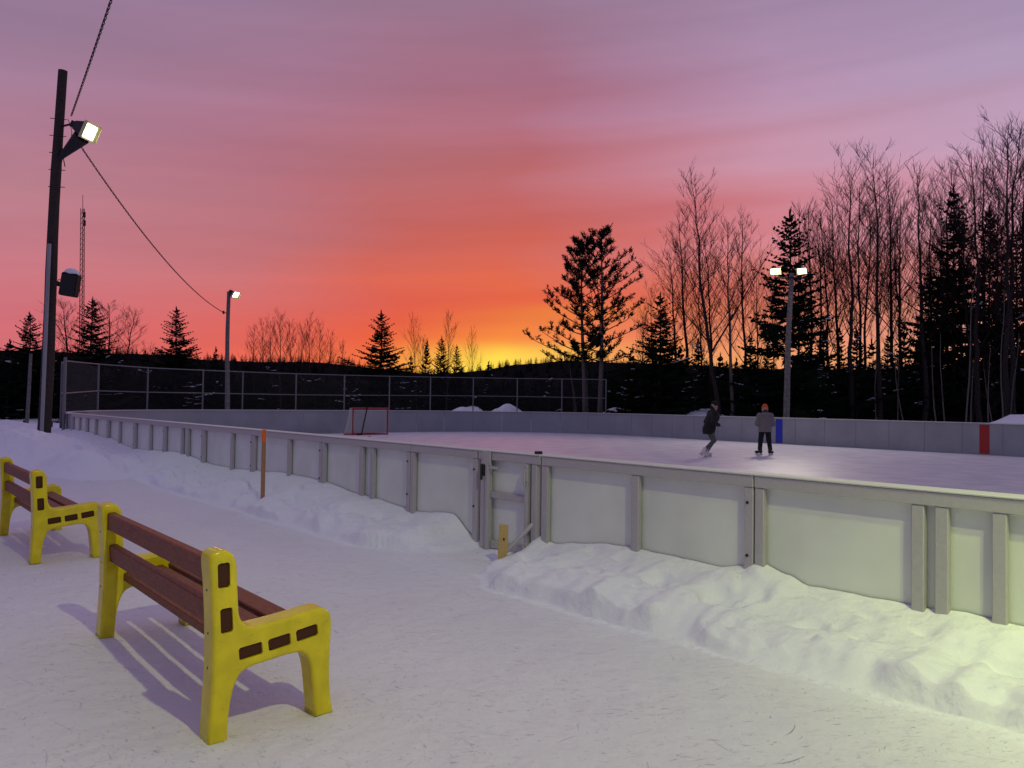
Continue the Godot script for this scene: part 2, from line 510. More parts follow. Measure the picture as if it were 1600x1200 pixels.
func snow_ground() -> void:
	fnz.seed = 3; fnz.frequency = 0.01; fnz.fractal_octaves = 2
	clods.seed = 9; clods.noise_type = FastNoiseLite.TYPE_CELLULAR; clods.frequency = 0.01; clods.fractal_type = FastNoiseLite.FRACTAL_NONE
	clods.cellular_return_type = FastNoiseLite.RETURN_DISTANCE
	var zs := PackedFloat32Array()
	var z := 7.0
	while z > -42.0:
		zs.append(z)
		var d := maxf(-z, 0.0)
		z -= 0.3 if z > 0.6 else clampf(0.014 + 0.0042 * d + 0.00028 * d * d, 0.016, 0.3)
	var xs := PackedFloat32Array()
	var x := -16.0
	while x < NEAR_X - 0.004:
		xs.append(x)
		x += 0.6 if x < -3.0 else (0.15 if x < 0.3 else (0.03 if x < 3.7 else 0.017))
	xs.append(NEAR_X - 0.004)
	var b := MB.new()
	b.colored = true
	var nx := xs.size()
	var nz := zs.size()
	var hs := PackedFloat32Array()
	hs.resize(nx * nz)
	for j in nz:
		for k in nx:
			var px := xs[k]
			var pz := zs[j]
			var y := snow_height(px, pz)
			var edge := maxf(maxf(smoothstep(-9.0, -16.0, px), smoothstep(-38.0, -42.0, pz)), smoothstep(4.5, 7.0, pz))
			hs[j * nx + k] = lerpf(y, -0.45, edge)
	for j in nz:
		for k in nx:
			var k0 := maxi(k - 1, 0)
			var k1 := mini(k + 1, nx - 1)
			var j0 := maxi(j - 1, 0)
			var j1 := mini(j + 1, nz - 1)
			var gx := (hs[j * nx + k1] - hs[j * nx + k0]) / (xs[k1] - xs[k0])
			var gz := (hs[j1 * nx + k] - hs[j0 * nx + k]) / (zs[j1] - zs[j0])
			# trodden path a touch greyer than the clean snow of the banks
			var dirt := 0.93 + 0.07 * smoothstep(3.6, 4.3, xs[k]) + 0.03 * fnz.get_noise_2d(xs[k] * 90.0, zs[j] * 60.0)
			b.vert(Vector3(xs[k], hs[j * nx + k], zs[j]), Vector3(-gx, 1, -gz).normalized(), Vector2(xs[k], zs[j]), Color(dirt, dirt, dirt))
	var bank := MB.new()
	bank.colored = true
	bank.v = b.v; bank.n = b.n; bank.t = b.t; bank.c = b.c
	for j in nz - 1:
		var foot := curve(bank_foot, -zs[j])
		for k in nx - 1:
			var a := j * nx + k
			var to := bank if (xs[k] > foot - 0.1 or zs[j] < -14.0 and hs[a] > 0.09) else b
			to.face(a, a + 1, a + nx + 1)
			to.face(a, a + nx + 1, a + nx)
	struct("snow_path", b.mesh(), M.trodden_snow)
	struct("snow_bank", bank.mesh(), M.loose_snow)

	# the wide snow field, one sheet out past the hills
	b = MB.new()
	var rings := [0.0, 4.0, 20.0, 36.0, 46.0, 60.0, 90.0, 160.0, 320.0, 700.0, 1800.0]
	var seg := 96
	for k in rings.size():
		for s in seg:
			var a := TAU * s / seg
			var r: float = rings[k]
			var y := -0.32
			if r > 36.0: y += 0.25 * fnz.get_noise_2d(cos(a) * r * 4.0, sin(a) * r * 4.0) + minf(0.32, (r - 36.0) * 0.02)
			b.vert(Vector3(12.0 + cos(a) * r, y, -8.0 + sin(a) * r), Vector3.UP)
	for k in rings.size() - 1:
		for s in seg:
			var a0 := k * seg + s
			var a1 := k * seg + (s + 1) % seg
			b.face(a0, a1, a1 + seg); b.face(a0, a1 + seg, a0 + seg)
	struct("snow_field", b.mesh(), M.loose_snow)

func snow_pile(at: Vector3, size: Vector3, seed_: int) -> void:
	var b := MB.new()
	var rings := 14
	var seg := 40
	for k in rings + 1:
		var u := float(k) / rings
		for s in seg:
			var a := TAU * s / seg
			var rad := u * (1.0 + 0.22 * fnz.get_noise_2d(cos(a) * 120.0 + seed_ * 50.0, sin(a) * 120.0))
			var p := Vector3(cos(a) * size.x * rad, 0, sin(a) * size.z * rad)
			var hh := pow(1.0 - u * u, 1.2)
			p.y = size.y * hh * (1.0 + 0.15 * fnz.get_noise_2d(p.x * 60.0 + seed_ * 31.0, p.z * 60.0)) - 0.02 * u
			b.vert(p, Vector3.UP)
	for k in rings:
		for s in seg:
			var a0 := k * seg + s
			var a1 := k * seg + (s + 1) % seg
			b.face(a0, a1, a1 + seg); b.face(a0, a1 + seg, a0 + seg)
	var st := SurfaceTool.new()
	var m := b.mesh()
	st.create_from(m, 0)
	st.generate_normals()
	var o := struct("snow_pile", st.commit(), M.loose_snow)
	o.position = at

# ------------------------------------------------------------------ rink
func outline(off: float) -> PackedVector2Array:     # the board line, from the near side round the far end to the far side
	var p := PackedVector2Array()
	var r := CORNER + off
	var c1 := Vector2(NEAR_X + CORNER, END_Z + CORNER)
	var c2 := Vector2(FAR_X - CORNER, END_Z + CORNER)
	for k in 25:
		var a := PI - k * PI / 48.0
		p.append(c1 + r * Vector2(cos(a), -sin(a)))
	for k in 25:
		var a := PI / 2 - k * PI / 48.0
		p.append(c2 + r * Vector2(cos(a), -sin(a)))
	return p

func ice_sheet() -> void:
	var b := MB.new()
	var ring := PackedVector2Array()
	ring.append(Vector2(NEAR_X + 0.02, OTHER_Z))
	for q in outline(-0.02): ring.append(q)
	ring.append(Vector2(FAR_X - 0.02, OTHER_Z))
	var c := b.vert(Vector3(17, ICE_Y, -10), Vector3.UP)
	for q in ring: b.vert(Vector3(q.x, ICE_Y, q.y), Vector3.UP, q)
	for k in ring.size(): b.face(c, c + 1 + k, c + 1 + (k + 1) % ring.size())
	struct("ice_rink", b.mesh(), M.ice)

func sheet(points: PackedVector2Array, inside: float, thick: float, y0: float, y1: float) -> ArrayMesh:
	# an upright board following a plan line; thickness towards the left-hand normal
	var b := MB.new()
	var m := points.size()
	var nor := PackedVector2Array()
	for k in m:
		var d := (points[mini(k + 1, m - 1)] - points[maxi(k - 1, 0)]).normalized()
		nor.append(Vector2(-d.y, d.x))
	for side in [0, 1]:
		var o: float = inside + (thick if side == 1 else 0.0)
		var s := 1.0 if side == 1 else -1.0
		var k0 := b.v.size()
		for k in m:
			var q := points[k] + nor[k] * o
			b.vert(Vector3(q.x, y0, q.y), Vector3(nor[k].x * s, 0, nor[k].y * s)); b.vert(Vector3(q.x, y1, q.y), Vector3(nor[k].x * s, 0, nor[k].y * s))
		for k in m - 1:
			b.face(k0 + k * 2, k0 + k * 2 + 1, k0 + k * 2 + 3); b.face(k0 + k * 2, k0 + k * 2 + 3, k0 + k * 2 + 2)
	for e in [0, 1]:                                  # top and bottom
		var k0 := b.v.size()
		for k in m:
			for side in 2:
				var q := points[k] + nor[k] * (inside + thick * side)
				b.vert(Vector3(q.x, y1 if e == 0 else y0, q.y), Vector3(0, 1 if e == 0 else -1, 0))
		for k in m - 1:
			b.face(k0 + k * 2, k0 + k * 2 + 1, k0 + k * 2 + 3); b.face(k0 + k * 2, k0 + k * 2 + 3, k0 + k * 2 + 2)
	for e in [0, m - 1]:
		var d := (points[1] - points[0] if e == 0 else points[m - 2] - points[m - 1]).normalized() * -1.0
		var a := points[e] + nor[e] * inside
		var c := points[e] + nor[e] * (inside + thick)
		b.quad(Vector3(a.x, y0, a.y), Vector3(c.x, y0, c.y), Vector3(c.x, y1, c.y), Vector3(a.x, y1, a.y), Vector3(d.x, 0, d.y))
	return b.mesh()

func post(parent: Node, x: float, z: float, wide: float, deep: float, y0: float, y1: float, called := "post") -> void:
	# a channel post: web towards the sheet, face outward, the long edges turned
	var b := MB.new()
	b.box(Vector3(x + deep * 0.5 - 0.001, (y0 + y1) * 0.5, z), Vector3(deep - 0.002, y1 - y0, wide), 0.006)
	put(called, b.mesh(), M.galvanised, parent)

func bolt(parent: Node, at: Vector3, r := 0.012) -> void:
	var b := MB.new()
	b.tube(PackedVector3Array([at, at + Vector3(-0.006, 0, 0), at + Vector3(-0.012, 0, 0)]), PackedFloat32Array([r, r, r * 0.6]), 6, true)
	put("bolt", b.mesh(), M.dark_bolt, parent)

func near_boards() -> void:
	var o := thing("near_side_boards", "near side rink boards, pale sheets on grey metal posts, snow banked along their foot", "rink boards")
	var joints := [4.0, 1.6, -0.8, -3.1, -5.34, -6.32, -7.58, -9.79, -12.2, -14.5, -16.8, -19.0, -21.4, -23.7, -25.5]
	var mids := {0: [2.8], 1: [0.4], 2: [-1.54, -1.845, -1.98], 3: [-4.21], 5: [-6.9], 6: [-8.45, -8.72], 7: [-10.85], 8: [-13.1], 9: [-15.35, -15.7], 10: [-17.8], 11: [-20.3], 12: [-22.7], 13: [-24.6]}
	mids.erase(5)
	var low := -0.3
	for k in joints.size() - 1:
		if k == 4: continue                            # the gate hangs here
		var a: float = joints[k]
		var c: float = joints[k + 1]
		put("panel", sheet(PackedVector2Array([Vector2(NEAR_X, a - 0.004), Vector2(NEAR_X, c + 0.004)]), 0.0, -0.012, low, 0.925) if false else panel_box(a, c, low), M.board_sheet, o)
		var b := MB.new()
		b.box(Vector3(NEAR_X - 0.024, 0.955, (a + c) * 0.5), Vector3(0.064, 0.084, a - c - 0.008), 0.006)
		put("top_rail", b.mesh(), M.galvanised, o)
		b = MB.new()
		b.box(Vector3(NEAR_X + 0.018, 1.006, (a + c) * 0.5), Vector3(0.172, 0.015, a - c - 0.006), 0.008)
		put("cap", b.mesh(), M.cap_white, o)
		b = MB.new()
		b.box(Vector3(NEAR_X - 0.026, 0.02, (a + c) * 0.5), Vector3(0.05, 0.07, a - c - 0.2), 0.005)
		put("bottom_rail", b.mesh(), M.galvanised, o)
		post(o, NEAR_X - 0.05, a - 0.043, 0.074, 0.05, low, 0.911)
		post(o, NEAR_X - 0.05, c + 0.043, 0.074, 0.05, low, 0.911)
		for y in [0.42, 0.8]:
			bolt(o, Vector3(NEAR_X - 0.05, y, a - 0.052))
		if mids.has(k):
			for z in mids[k]: post(o, NEAR_X - 0.05, z, 0.076 if k == 2 else 0.084, 0.05, low, 0.911)
	# curved corner towards the far end, outer face
	var line := outline(0.0)
	for k in 4:
		var part := PackedVector2Array()
		for q in range(k * 6, k * 6 + 7): part.append(line[q])
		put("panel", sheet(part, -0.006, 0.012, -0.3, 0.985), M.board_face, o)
		put("cap", sheet(part, -0.1, 0.17, 0.99, 1.018), M.cap_white, o)
		for q in [k * 6, k * 6 + 3]:
			var d := (line[q + 1] - line[q]).normalized()
			var out := Vector2(d.y, -d.x)
			var p := line[q] + out * 0.035
			var b := MB.new()
			b.box(Vector3(p.x, 0.33, p.y), Vector3(0.055, 1.3, 0.09), 0.005, Basis(Vector3.UP, -out.angle()))
			put("post", b.mesh(), M.galvanised, o)

func panel_box(a: float, c: float, low: float) -> ArrayMesh:
	var b := MB.new()
	b.box(Vector3(NEAR_X + 0.018, (low + 0.99) * 0.5, (a + c) * 0.5), Vector3(0.02, 0.99 - low, a - c - 0.008), 0.003)
	return b.mesh()

func gate() -> void:
	var o := thing("rink_gate", "narrow metal framed gate in the near boards, set between two pale panels", "gate", Vector3(NEAR_X, 0, -5.83))
	var w := 0.44                                     # half the opening
	var b := MB.new()
	b.box(Vector3(0.02, 0.5, 0), Vector3(0.02, 0.95, 2 * w - 0.02), 0.003)
	put("panel", b.mesh(), M.board_sheet, o)
	b = MB.new()
	b.box(Vector3(0.018, 1.006, 0), Vector3(0.172, 0.015, 2 * w + 0.07), 0.008)
	put("cap", b.mesh(), M.cap_white, o)
	b = MB.new()
	b.box(Vector3(-0.024, 0.955, 0), Vector3(0.064, 0.084, 2 * w + 0.06), 0.006)
	put("top_rail", b.mesh(), M.galvanised, o)
	for s in [-1.0, 1.0]:
		for q in [[0.0, 0.075], [0.092, 0.05]]:
			b = MB.new()
			b.box(Vector3(-0.028 - q[0] * 0.25, 0.42, s * (w - 0.05 - q[0])), Vector3(0.06, 0.98, q[1]), 0.006)
			put("stile", b.mesh(), M.galvanised, o)
	for y in [0.07, 0.565]:
		b = MB.new()
		b.box(Vector3(-0.022, y, 0), Vector3(0.05, 0.06 if y > 0.2 else 0.07, 2 * w - 0.34), 0.005)
		put("cross_rail", b.mesh(), M.galvanised, o)
	for q in [[-0.36, 0.81], [0.3, 0.8], [0.3, 0.1]]:      # latch at the left, two hinges at the right
		b = MB.new()
		b.box(Vector3(-0.075, q[1], q[0]), Vector3(0.03, 0.12, 0.06), 0.006)
		b.rod(Vector3(-0.098, q[1] - 0.1, q[0]), Vector3(-0.098, q[1] + 0.05, q[0]), 0.014)
		put("latch" if q[0] < 0 else "hinge", b.mesh(), M.dark_bolt if q[0] < 0 else M.galvanised, o)
	b = MB.new()
	b.box(Vector3(-0.07, 0.93, -0.31), Vector3(0.02, 0.14, 0.13), 0.005)
	b.box(Vector3(-0.066, 0.84, -0.22), Vector3(0.018, 0.03, 0.16), 0.005)
	put("latch_plate", b.mesh(), M.galvanised, o)
	b = MB.new()
	b.rod(Vector3(-0.09, 0.36, 0.42), Vector3(-0.33, 0.1, 0.3), 0.022)
	put("brace", b.mesh(), M.galvanised, o)

func inner_boards() -> void:
	# far end and far side: the smooth playing faces, one panel after another
	var line := outline(0.0)
	var end := thing("end_boards", "white curved boards round the far end of the rink behind the goal", "rink boards")
	var far := thing("far_side_boards", "white boards along the far side of the rink behind the two skaters", "rink boards")
	var path := PackedVector2Array()
	for q in line: path.append(q)
	# even spacing along the curve
	var fine := PackedVector2Array()
	for k in path.size() - 1:
		var steps := maxi(1, int(path[k].distance_to(path[k + 1]) / 0.3))
		for s in steps: fine.append(path[k].lerp(path[k + 1], float(s) / steps))
	fine.append(path[-1])
	var from := 24 * 1                                 # skip the corner that belongs to the near side
	var skip := 0
	while fine[skip].distance_to(line[24]) > 0.2: skip += 1
	var k := skip
	while k < fine.size() - 1:
		var part := PackedVector2Array([fine[k]])
		var run := 0.0
		while run < 1.22 and k < fine.size() - 1:
			run += fine[k].distance_to(fine[k + 1])
			k += 1
			part.append(fine[k])
		var m := part.size() - 1
		part[0] = part[0].lerp(part[1], 0.012); part[m] = part[m].lerp(part[m - 1], 0.012)
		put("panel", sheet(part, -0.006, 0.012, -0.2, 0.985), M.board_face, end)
		put("cap", sheet(part, -0.1, 0.17, 0.99, 1.018), M.cap_white, end)
	var z := END_Z + CORNER
	var n := 0
	while z < OTHER_Z:
		var part := PackedVector2Array([Vector2(FAR_X, z + 0.006), Vector2(FAR_X, z + 1.254)])
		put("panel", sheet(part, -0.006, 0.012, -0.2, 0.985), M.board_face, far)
		if n % 2 == 0:
			part = PackedVector2Array([Vector2(FAR_X, z + 0.004), Vector2(FAR_X, z + 2.516)])
			put("cap", sheet(part, -0.1, 0.17, 0.99, 1.018), M.cap_white, far)
		var b := MB.new()
		b.box(Vector3(FAR_X + 0.05, 0.4, z), Vector3(0.07, 1.15, 0.09), 0.005)
		put("post", b.mesh(), M.galvanised, far)
		z += 1.26
		n += 1
	for q in [[-17.42, "line_blue", "blue line stripe"], [-9.68, "line_red", "red centre line stripe"]]:
		var b := MB.new()
		b.box(Vector3(FAR_X - 0.012, 0.45, q[0]), Vector3(0.008, 0.99, 0.31), 0.001)
		var s := put("line_stripe", b.mesh(), M[q[1]], far)
		s.set_meta("label", q[2] + " on the far boards")

func chain_fence() -> void:
	var spots := [[4.93, -26.5, 2.6], [6.96, -31.55, 2.73], [9.09, -33.1, 2.72], [11.55, -33.93, 2.73], [13.33, -34.05, 2.73], [15.86, -34.05, 2.73], [18.37, -34.05, 2.75], [20.92, -34.05, 2.78], [23.33, -33.89, 2.81], [25.59, -33.12, 2.83], [27.54, -31.74, 2.83], [29.07, -29.84, 2.82], [30.1, -27.6, 2.79]]
	var o := thing("chain_link_fence", "grey chain-link fence on pipe posts round the far end of the rink", "fence")
	for k in spots.size():
		var s: Array = spots[k]
		var b := MB.new()
		b.rod(Vector3(s[0], -0.3, s[1]), Vector3(s[0], s[2] + (0.08 if k == 0 else 0.0), s[1]), 0.045 if k == 0 else 0.032, 8)
		put("post", b.mesh(), M.fence_pipe, o)
	var net := MB.new()
	for k in spots.size():
		var a := Vector3(spots[k - 1][0], spots[k - 1][2], spots[k - 1][1]) if k > 0 else Vector3(5.2, 2.6, -28.4)
		var c := Vector3(spots[k][0], spots[k][2], spots[k][1])
		var mid := Vector3(0, -0.98, 0)
		if k > 0:
			for q in [Vector3.ZERO, mid]:
				var b := MB.new()
				b.rod(a + q - Vector3(0, 0.03, 0), c + q - Vector3(0, 0.03, 0), 0.022, 6)
				put("rail", b.mesh(), M.fence_pipe, o)
		# wires: two slanting sets woven into diamonds
		var long := Vector2(c.x - a.x, c.z - a.z).length()
		var tall := a.y - 0.2
		var step := 0.075
		var cnt := int((long + tall) / step)
		for s in cnt:
			for dir in 2:
				var u0 := s * step - tall
				var p0 := u0; var y0 := 0.0
				var p1 := u0 + tall; var y1 := tall
				if p0 < 0: y0 = -p0; p0 = 0.0
				if p1 > long: y1 = tall - (p1 - long); p1 = long
				if p1 - p0 < 0.01: continue
				if dir == 1:
					p0 = long - p0; p1 = long - p1
				var q0 := a.lerp(c, p0 / long); q0.y = 0.2 + y0
				var q1 := a.lerp(c, p1 / long); q1.y = 0.2 + y1
				net.rod(q0, q1, 0.0014, 3, false)
	var b2 := MB.new()
	for y in [2.56, 1.6]:
		b2.rod(Vector3(4.93, y, -26.5), Vector3(5.2, y, -28.4), 0.024)
	put("return_rail", b2.mesh(), M.fence_pipe, o)
	b2 = MB.new()
	b2.rod(Vector3(5.2, -0.3, -28.4), Vector3(5.2, 2.62, -28.4), 0.035, 8)
	put("post", b2.mesh(), M.fence_pipe, o)
	put("wire_mesh", net.mesh(), M.fence_wire, o).set_meta("kind", "stuff")

func goal() -> void:
	var o := thing("hockey_goal", "red framed hockey goal with white net before the far end boards", "goal", Vector3(18.16, ICE_Y, -31.15), 0.03)
	var w := 0.915
	var h := 1.22
	var r := 0.035
	for s in [-1.0, 1.0]:
		var b := MB.new()
		b.rod(Vector3(s * w, 0, 0), Vector3(s * w, h, 0), r, 8)
		put("goal_post", b.mesh(), M.goal_red, o)
	var b := MB.new()
	b.rod(Vector3(-w - r, h, 0), Vector3(w + r, h, 0), r, 8)
	put("crossbar", b.mesh(), M.goal_red, o)
	b = MB.new()
	var base := PackedVector3Array([Vector3(-w, 0.03, 0), Vector3(-w - 0.1, 0.03, -0.5), Vector3(-w + 0.1, 0.03, -0.95), Vector3(-0.35, 0.03, -1.1), Vector3(0.35, 0.03, -1.1), Vector3(w - 0.1, 0.03, -0.95), Vector3(w + 0.1, 0.03, -0.5), Vector3(w, 0.03, 0)])
	var rr := PackedFloat32Array(); rr.resize(8); rr.fill(0.03)
	b.tube(base, rr, 6)
	put("base_frame", b.mesh(), M.goal_red, o)
	b = MB.new()
	b.rod(Vector3(-w, 0.03, 0.0), Vector3(w, 0.03, 0.0), 0.028)
	b.rod(Vector3(-w, h, 0), Vector3(-w + 0.12, h, -0.5), 0.02)
	b.rod(Vector3(w, h, 0), Vector3(w - 0.12, h, -0.5), 0.02)
	b.rod(Vector3(-w + 0.12, h, -0.5), Vector3(w - 0.12, h, -0.5), 0.02)
	put("top_frame", b.mesh(), M.goal_red, o)
	# net: cords from the top frame down to the base, and level rows
	b = MB.new()
	var top := PackedVector3Array([Vector3(-w, h, 0), Vector3(-w + 0.06, h, -0.28), Vector3(-w + 0.12, h, -0.5), Vector3(-0.3, h, -0.5), Vector3(0.3, h, -0.5), Vector3(w - 0.12, h, -0.5), Vector3(w - 0.06, h, -0.28), Vector3(w, h, 0)])
	var rows := []
	for lv in 28:
		var f := lv / 27.0
		var row := PackedVector3Array()
		for k in 7:
			for s in 9:
				var u := s / 9.0
				var p := top[k].lerp(top[k + 1], u).lerp(base[k].lerp(base[k + 1], u), f)
				p.z += 0.06 * sin(f * PI)
				row.append(p)
		row.append(top[7].lerp(base[7], f))
		rows.append(row)
		var rad := PackedFloat32Array(); rad.resize(row.size()); rad.fill(0.0034)
		b.tube(row, rad, 3)
	for k in 64:
		var col := PackedVector3Array()
		for lv in 28: col.append(rows[lv][k])
		var rad := PackedFloat32Array(); rad.resize(28); rad.fill(0.0034)
		b.tube(col, rad, 3)
	put("net", b.mesh(), M.net_cord, o)
	var st := thing("hockey_stick", "dark hockey stick leaning on the crossbar of the goal", "hockey stick", Vector3(17.62, ICE_Y, -30.98))
	b = MB.new()
	b.box(Vector3(0.17, 0.7, -0.06), Vector3(0.05, 1.32, 0.034), 0.006, Basis(Vector3(0, 0, 1), -0.22))
	put("shaft", b.mesh(), M.black_plastic, st)
	b = MB.new()
	b.box(Vector3(-0.09, 0.045, -0.02), Vector3(0.28, 0.075, 0.02), 0.006, Basis(Vector3(0, 0, 1), 0.06))
	put("blade", b.mesh(), M.black_plastic, st)
	for q in [[Vector3(17.4, ICE_Y, -29.9), "black puck lying on the ice before the goal"], [Vector3(4.98, 1.0145, -5.42), "black puck lying on the cap of the near boards beside the gate"]]:
		b = MB.new()
		b.tube(PackedVector3Array([Vector3.ZERO, Vector3(0, 0.003, 0), Vector3(0, 0.022, 0), Vector3(0, 0.0254, 0)]), PackedFloat32Array([0.035, 0.038, 0.038, 0.035]), 20, true)
		var p := put("puck", b.mesh(), M.rubber, self)
		tag(p, q[1], "puck"); p.position = q[0]

# ------------------------------------------------------------------ benches
func smooth(pts: Array, per := 6) -> PackedVector2Array:    # Catmull-Rom through the outline
	var out := PackedVector2Array()
	var m := pts.size()
	for k in m:
		var p0: Vector2 = pts[(k + m - 1) % m]; var p1: Vector2 = pts[k]; var p2: Vector2 = pts[(k + 1) % m]; var p3: Vector2 = pts[(k + 2) % m]
		for s in per:
			out.append(p1.cubic_interpolate(p2, p0, p3, float(s) / per))
	return out

func bench_end_mesh(slots: Array, thick: float) -> ArrayMesh:
	var pts := [Vector2(0.055, 0.0), Vector2(0.062, 0.16), Vector2(0.068, 0.32), Vector2(0.066, 0.5), Vector2(0.056, 0.68), Vector2(0.046, 0.79), Vector2(0.06, 0.828), Vector2(0.105, 0.838), Vector2(0.148, 0.815), Vector2(0.168, 0.765), Vector2(0.172, 0.70), Vector2(0.178, 0.60), Vector2(0.188, 0.53), Vector2(0.225, 0.487), Vector2(0.29, 0.485), Vector2(0.42, 0.497), Vector2(0.54, 0.512), Vector2(0.595, 0.505), Vector2(0.628, 0.47), Vector2(0.634, 0.40), Vector2(0.628, 0.26), Vector2(0.632, 0.13), Vector2(0.648, 0.0), Vector2(0.556, 0.0), Vector2(0.542, 0.14), Vector2(0.524, 0.255), Vector2(0.488, 0.312), Vector2(0.42, 0.322), Vector2(0.32, 0.312), Vector2(0.225, 0.298), Vector2(0.18, 0.26), Vector2(0.152, 0.16), Vector2(0.14, 0.0)]
	var ring := PackedVector2Array()
	var sharp := [0, 22, 23, 32]                      # the corners of the feet stay square
	var m := pts.size()
	for k in m:
		var p1: Vector2 = pts[k]; var p2: Vector2 = pts[(k + 1) % m]
		var p0: Vector2 = pts[(k + m - 1) % m] if not k in sharp else p1 * 2.0 - p2
		var p3: Vector2 = pts[(k + 2) % m] if not (k + 1) % m in sharp else p2 * 2.0 - p1
		var per := 1 if k in [22, 32] else 4
		for s in per: ring.append(p1.cubic_interpolate(p2, p0, p3, float(s) / per))
	m = ring.size()
	var area := 0.0
	for k in m: area += ring[k].cross(ring[(k + 1) % m])
	var nor := PackedVector2Array()
	for k in m:
		var d := (ring[(k + 1) % m] - ring[(k + m - 1) % m]).normalized()
		nor.append(Vector2(d.y, -d.x) * signf(area))
	var b := MB.new()
	var r := 0.02
	var inset := PackedVector2Array()
	for k in m: inset.append(ring[k] - nor[k] * r)
	# rounded rim
	var levels := []
	for q in 5:
		var a := q * PI / 8.0
		levels.append([r * (1.0 - sin(a)), thick * 0.5 - r * (1.0 - cos(a)), sin(a), cos(a)])
	var all := levels.duplicate()
	for q in range(4, -1, -1): all.append([levels[q][0], -levels[q][1], levels[q][2], -levels[q][3]])
	for q in all:
		for k in m:
			var p: Vector2 = ring[k] - nor[k] * q[0]
			b.vert(Vector3(p.x, p.y, q[1]), Vector3(nor[k].x * q[2], nor[k].y * q[2], q[3]).normalized(), p)
	for q in all.size() - 1:
		for k in m:
			var a := q * m + k
			var c := q * m + (k + 1) % m
			b.face(a, c, c + m); b.face(a, c + m, a + m)
	# the two flat faces, with sockets for the slats
	var poly := inset
	for s in slots:
		var hole: PackedVector2Array = s
		var best := 1e9
		var bi := 0
		var bj := 0
		for k in poly.size():
			for j in hole.size():
				var d := poly[k].distance_squared_to(hole[j])
				if d < best: best = d; bi = k; bj = j
		var ha := 0.0
		for j in hole.size(): ha += hole[j].cross(hole[(j + 1) % hole.size()])
		var joined := PackedVector2Array()
		for k in bi + 1: joined.append(poly[k])
		for j in hole.size() + 1:
			var step := j if signf(ha) != signf(area) else -j
			joined.append(hole[posmod(bj + step, hole.size())])
		for k in range(bi, poly.size()): joined.append(poly[k])
		poly = joined
	var idx := Geometry2D.triangulate_polygon(poly)
	if idx.is_empty():
		print("bench face did not triangulate")
		idx = Geometry2D.triangulate_polygon(inset)
		poly = inset
	for side in [1.0, -1.0]:
		var k0 := b.v.size()
		for p in poly: b.vert(Vector3(p.x, p.y, side * thick * 0.5), Vector3(0, 0, side), p)
		for k in range(0, idx.size(), 3): b.face(k0 + idx[k], k0 + idx[k + 1], k0 + idx[k + 2])
	for s in slots:                                    # socket walls
		var hole: PackedVector2Array = s
		var c := Vector2.ZERO
		for p in hole: c += p / hole.size()
		for j in hole.size():
			var p := hole[j]; var q := hole[(j + 1) % hole.size()]
			var nn := (c - (p + q) * 0.5)
			var e := (q - p).normalized()
			nn = (nn - e * nn.dot(e)).normalized()
			b.quad(Vector3(p.x, p.y, thick * 0.5), Vector3(q.x, q.y, thick * 0.5), Vector3(q.x, q.y, -thick * 0.5), Vector3(p.x, p.y, -thick * 0.5), Vector3(nn.x, nn.y, 0))
	return b.mesh()

func slot(at: Vector2, size: Vector2, turn: float) -> PackedVector2Array:
	var p := PackedVector2Array()
	var c := 0.008
	var h := size * 0.5
	for q in [Vector2(-h.x + c, -h.y), Vector2(h.x - c, -h.y), Vector2(h.x, -h.y + c), Vector2(h.x, h.y - c), Vector2(h.x - c, h.y), Vector2(-h.x + c, h.y), Vector2(-h.x, h.y - c), Vector2(-h.x, -h.y + c)]:
		p.append(at + (q as Vector2).rotated(turn))
	return p

func make_bench(label: String, at: Vector3, length: float) -> Node3D:
	# x runs from the back (0) to the front, z = 0 is the outer face of the end nearest the viewer
	var o := thing("park_bench", label, "bench", at, 0.0, "yellow benches beside the rink")
	var thick := 0.13
	var back := [[Vector2(0.108, 0.728), Vector2(0.05, 0.105), 0.04], [Vector2(0.124, 0.53), Vector2(0.05, 0.105), 0.06]]
	var seat := [[Vector2(0.236, 0.376), Vector2(0.105, 0.052), 0.1], [Vector2(0.37, 0.39), Vector2(0.105, 0.052), 0.12], [Vector2(0.504, 0.408), Vector2(0.105, 0.052), 0.14]]
	var slots := []
	for q in back + seat: slots.append(slot(q[0], q[1] + Vector2(0.004, 0.004), q[2]))
	var em := bench_end_mesh(slots, thick)
	for z in [-thick * 0.5, -length + thick * 0.5]:
		var e := put("end_frame", em, M.yellow_plastic, o)
		e.position = Vector3(0, 0, z)
		var b := MB.new()
		for q in [[0.0575, 0.66], [0.0672, 0.47], [0.068, 0.32]]:
			b.tube(PackedVector3Array([Vector3(q[0] + 0.01, q[1], 0), Vector3(q[0] - 0.0015, q[1], 0)]), PackedFloat32Array([0.006, 0.006]), 8, true)
		put("screw", b.mesh(), M.dark_bolt, e)
		b = MB.new()
		for k in 2:
			var p0: Vector2 = seat[k][0]
			var p1: Vector2 = seat[k + 1][0]
			var pc := (p0 + p1) * 0.5
			b.box(Vector3(pc.x, pc.y, thick * 0.5 - 0.008), Vector3(0.03, 0.058, 0.012), 0.003, Basis(Vector3(0, 0, 1), 0.11))
		put("socket_rib", b.mesh(), M.yellow_plastic, e)
	for k in 5:
		var q: Array = (back + seat)[k]
		var b := MB.new()
		b.box(Vector3(q[0].x, q[0].y, -length * 0.5), Vector3(q[1].x, q[1].y, length - 0.024), 0.006, Basis(Vector3(0, 0, 1), q[2]))
		var s := put("back_slat" if k < 2 else "seat_slat", b.mesh(), M.red_wood, o)
		for z in [-0.0115, -length + 0.0115]:
			b = MB.new()
			b.box(Vector3(q[0].x, q[0].y, z), Vector3(q[1].x - 0.004, q[1].y - 0.004, 0.006), 0.001, Basis(Vector3(0, 0, 1), q[2]))
			put("end_grain", b.mesh(), M.wood_end, s)
	return o

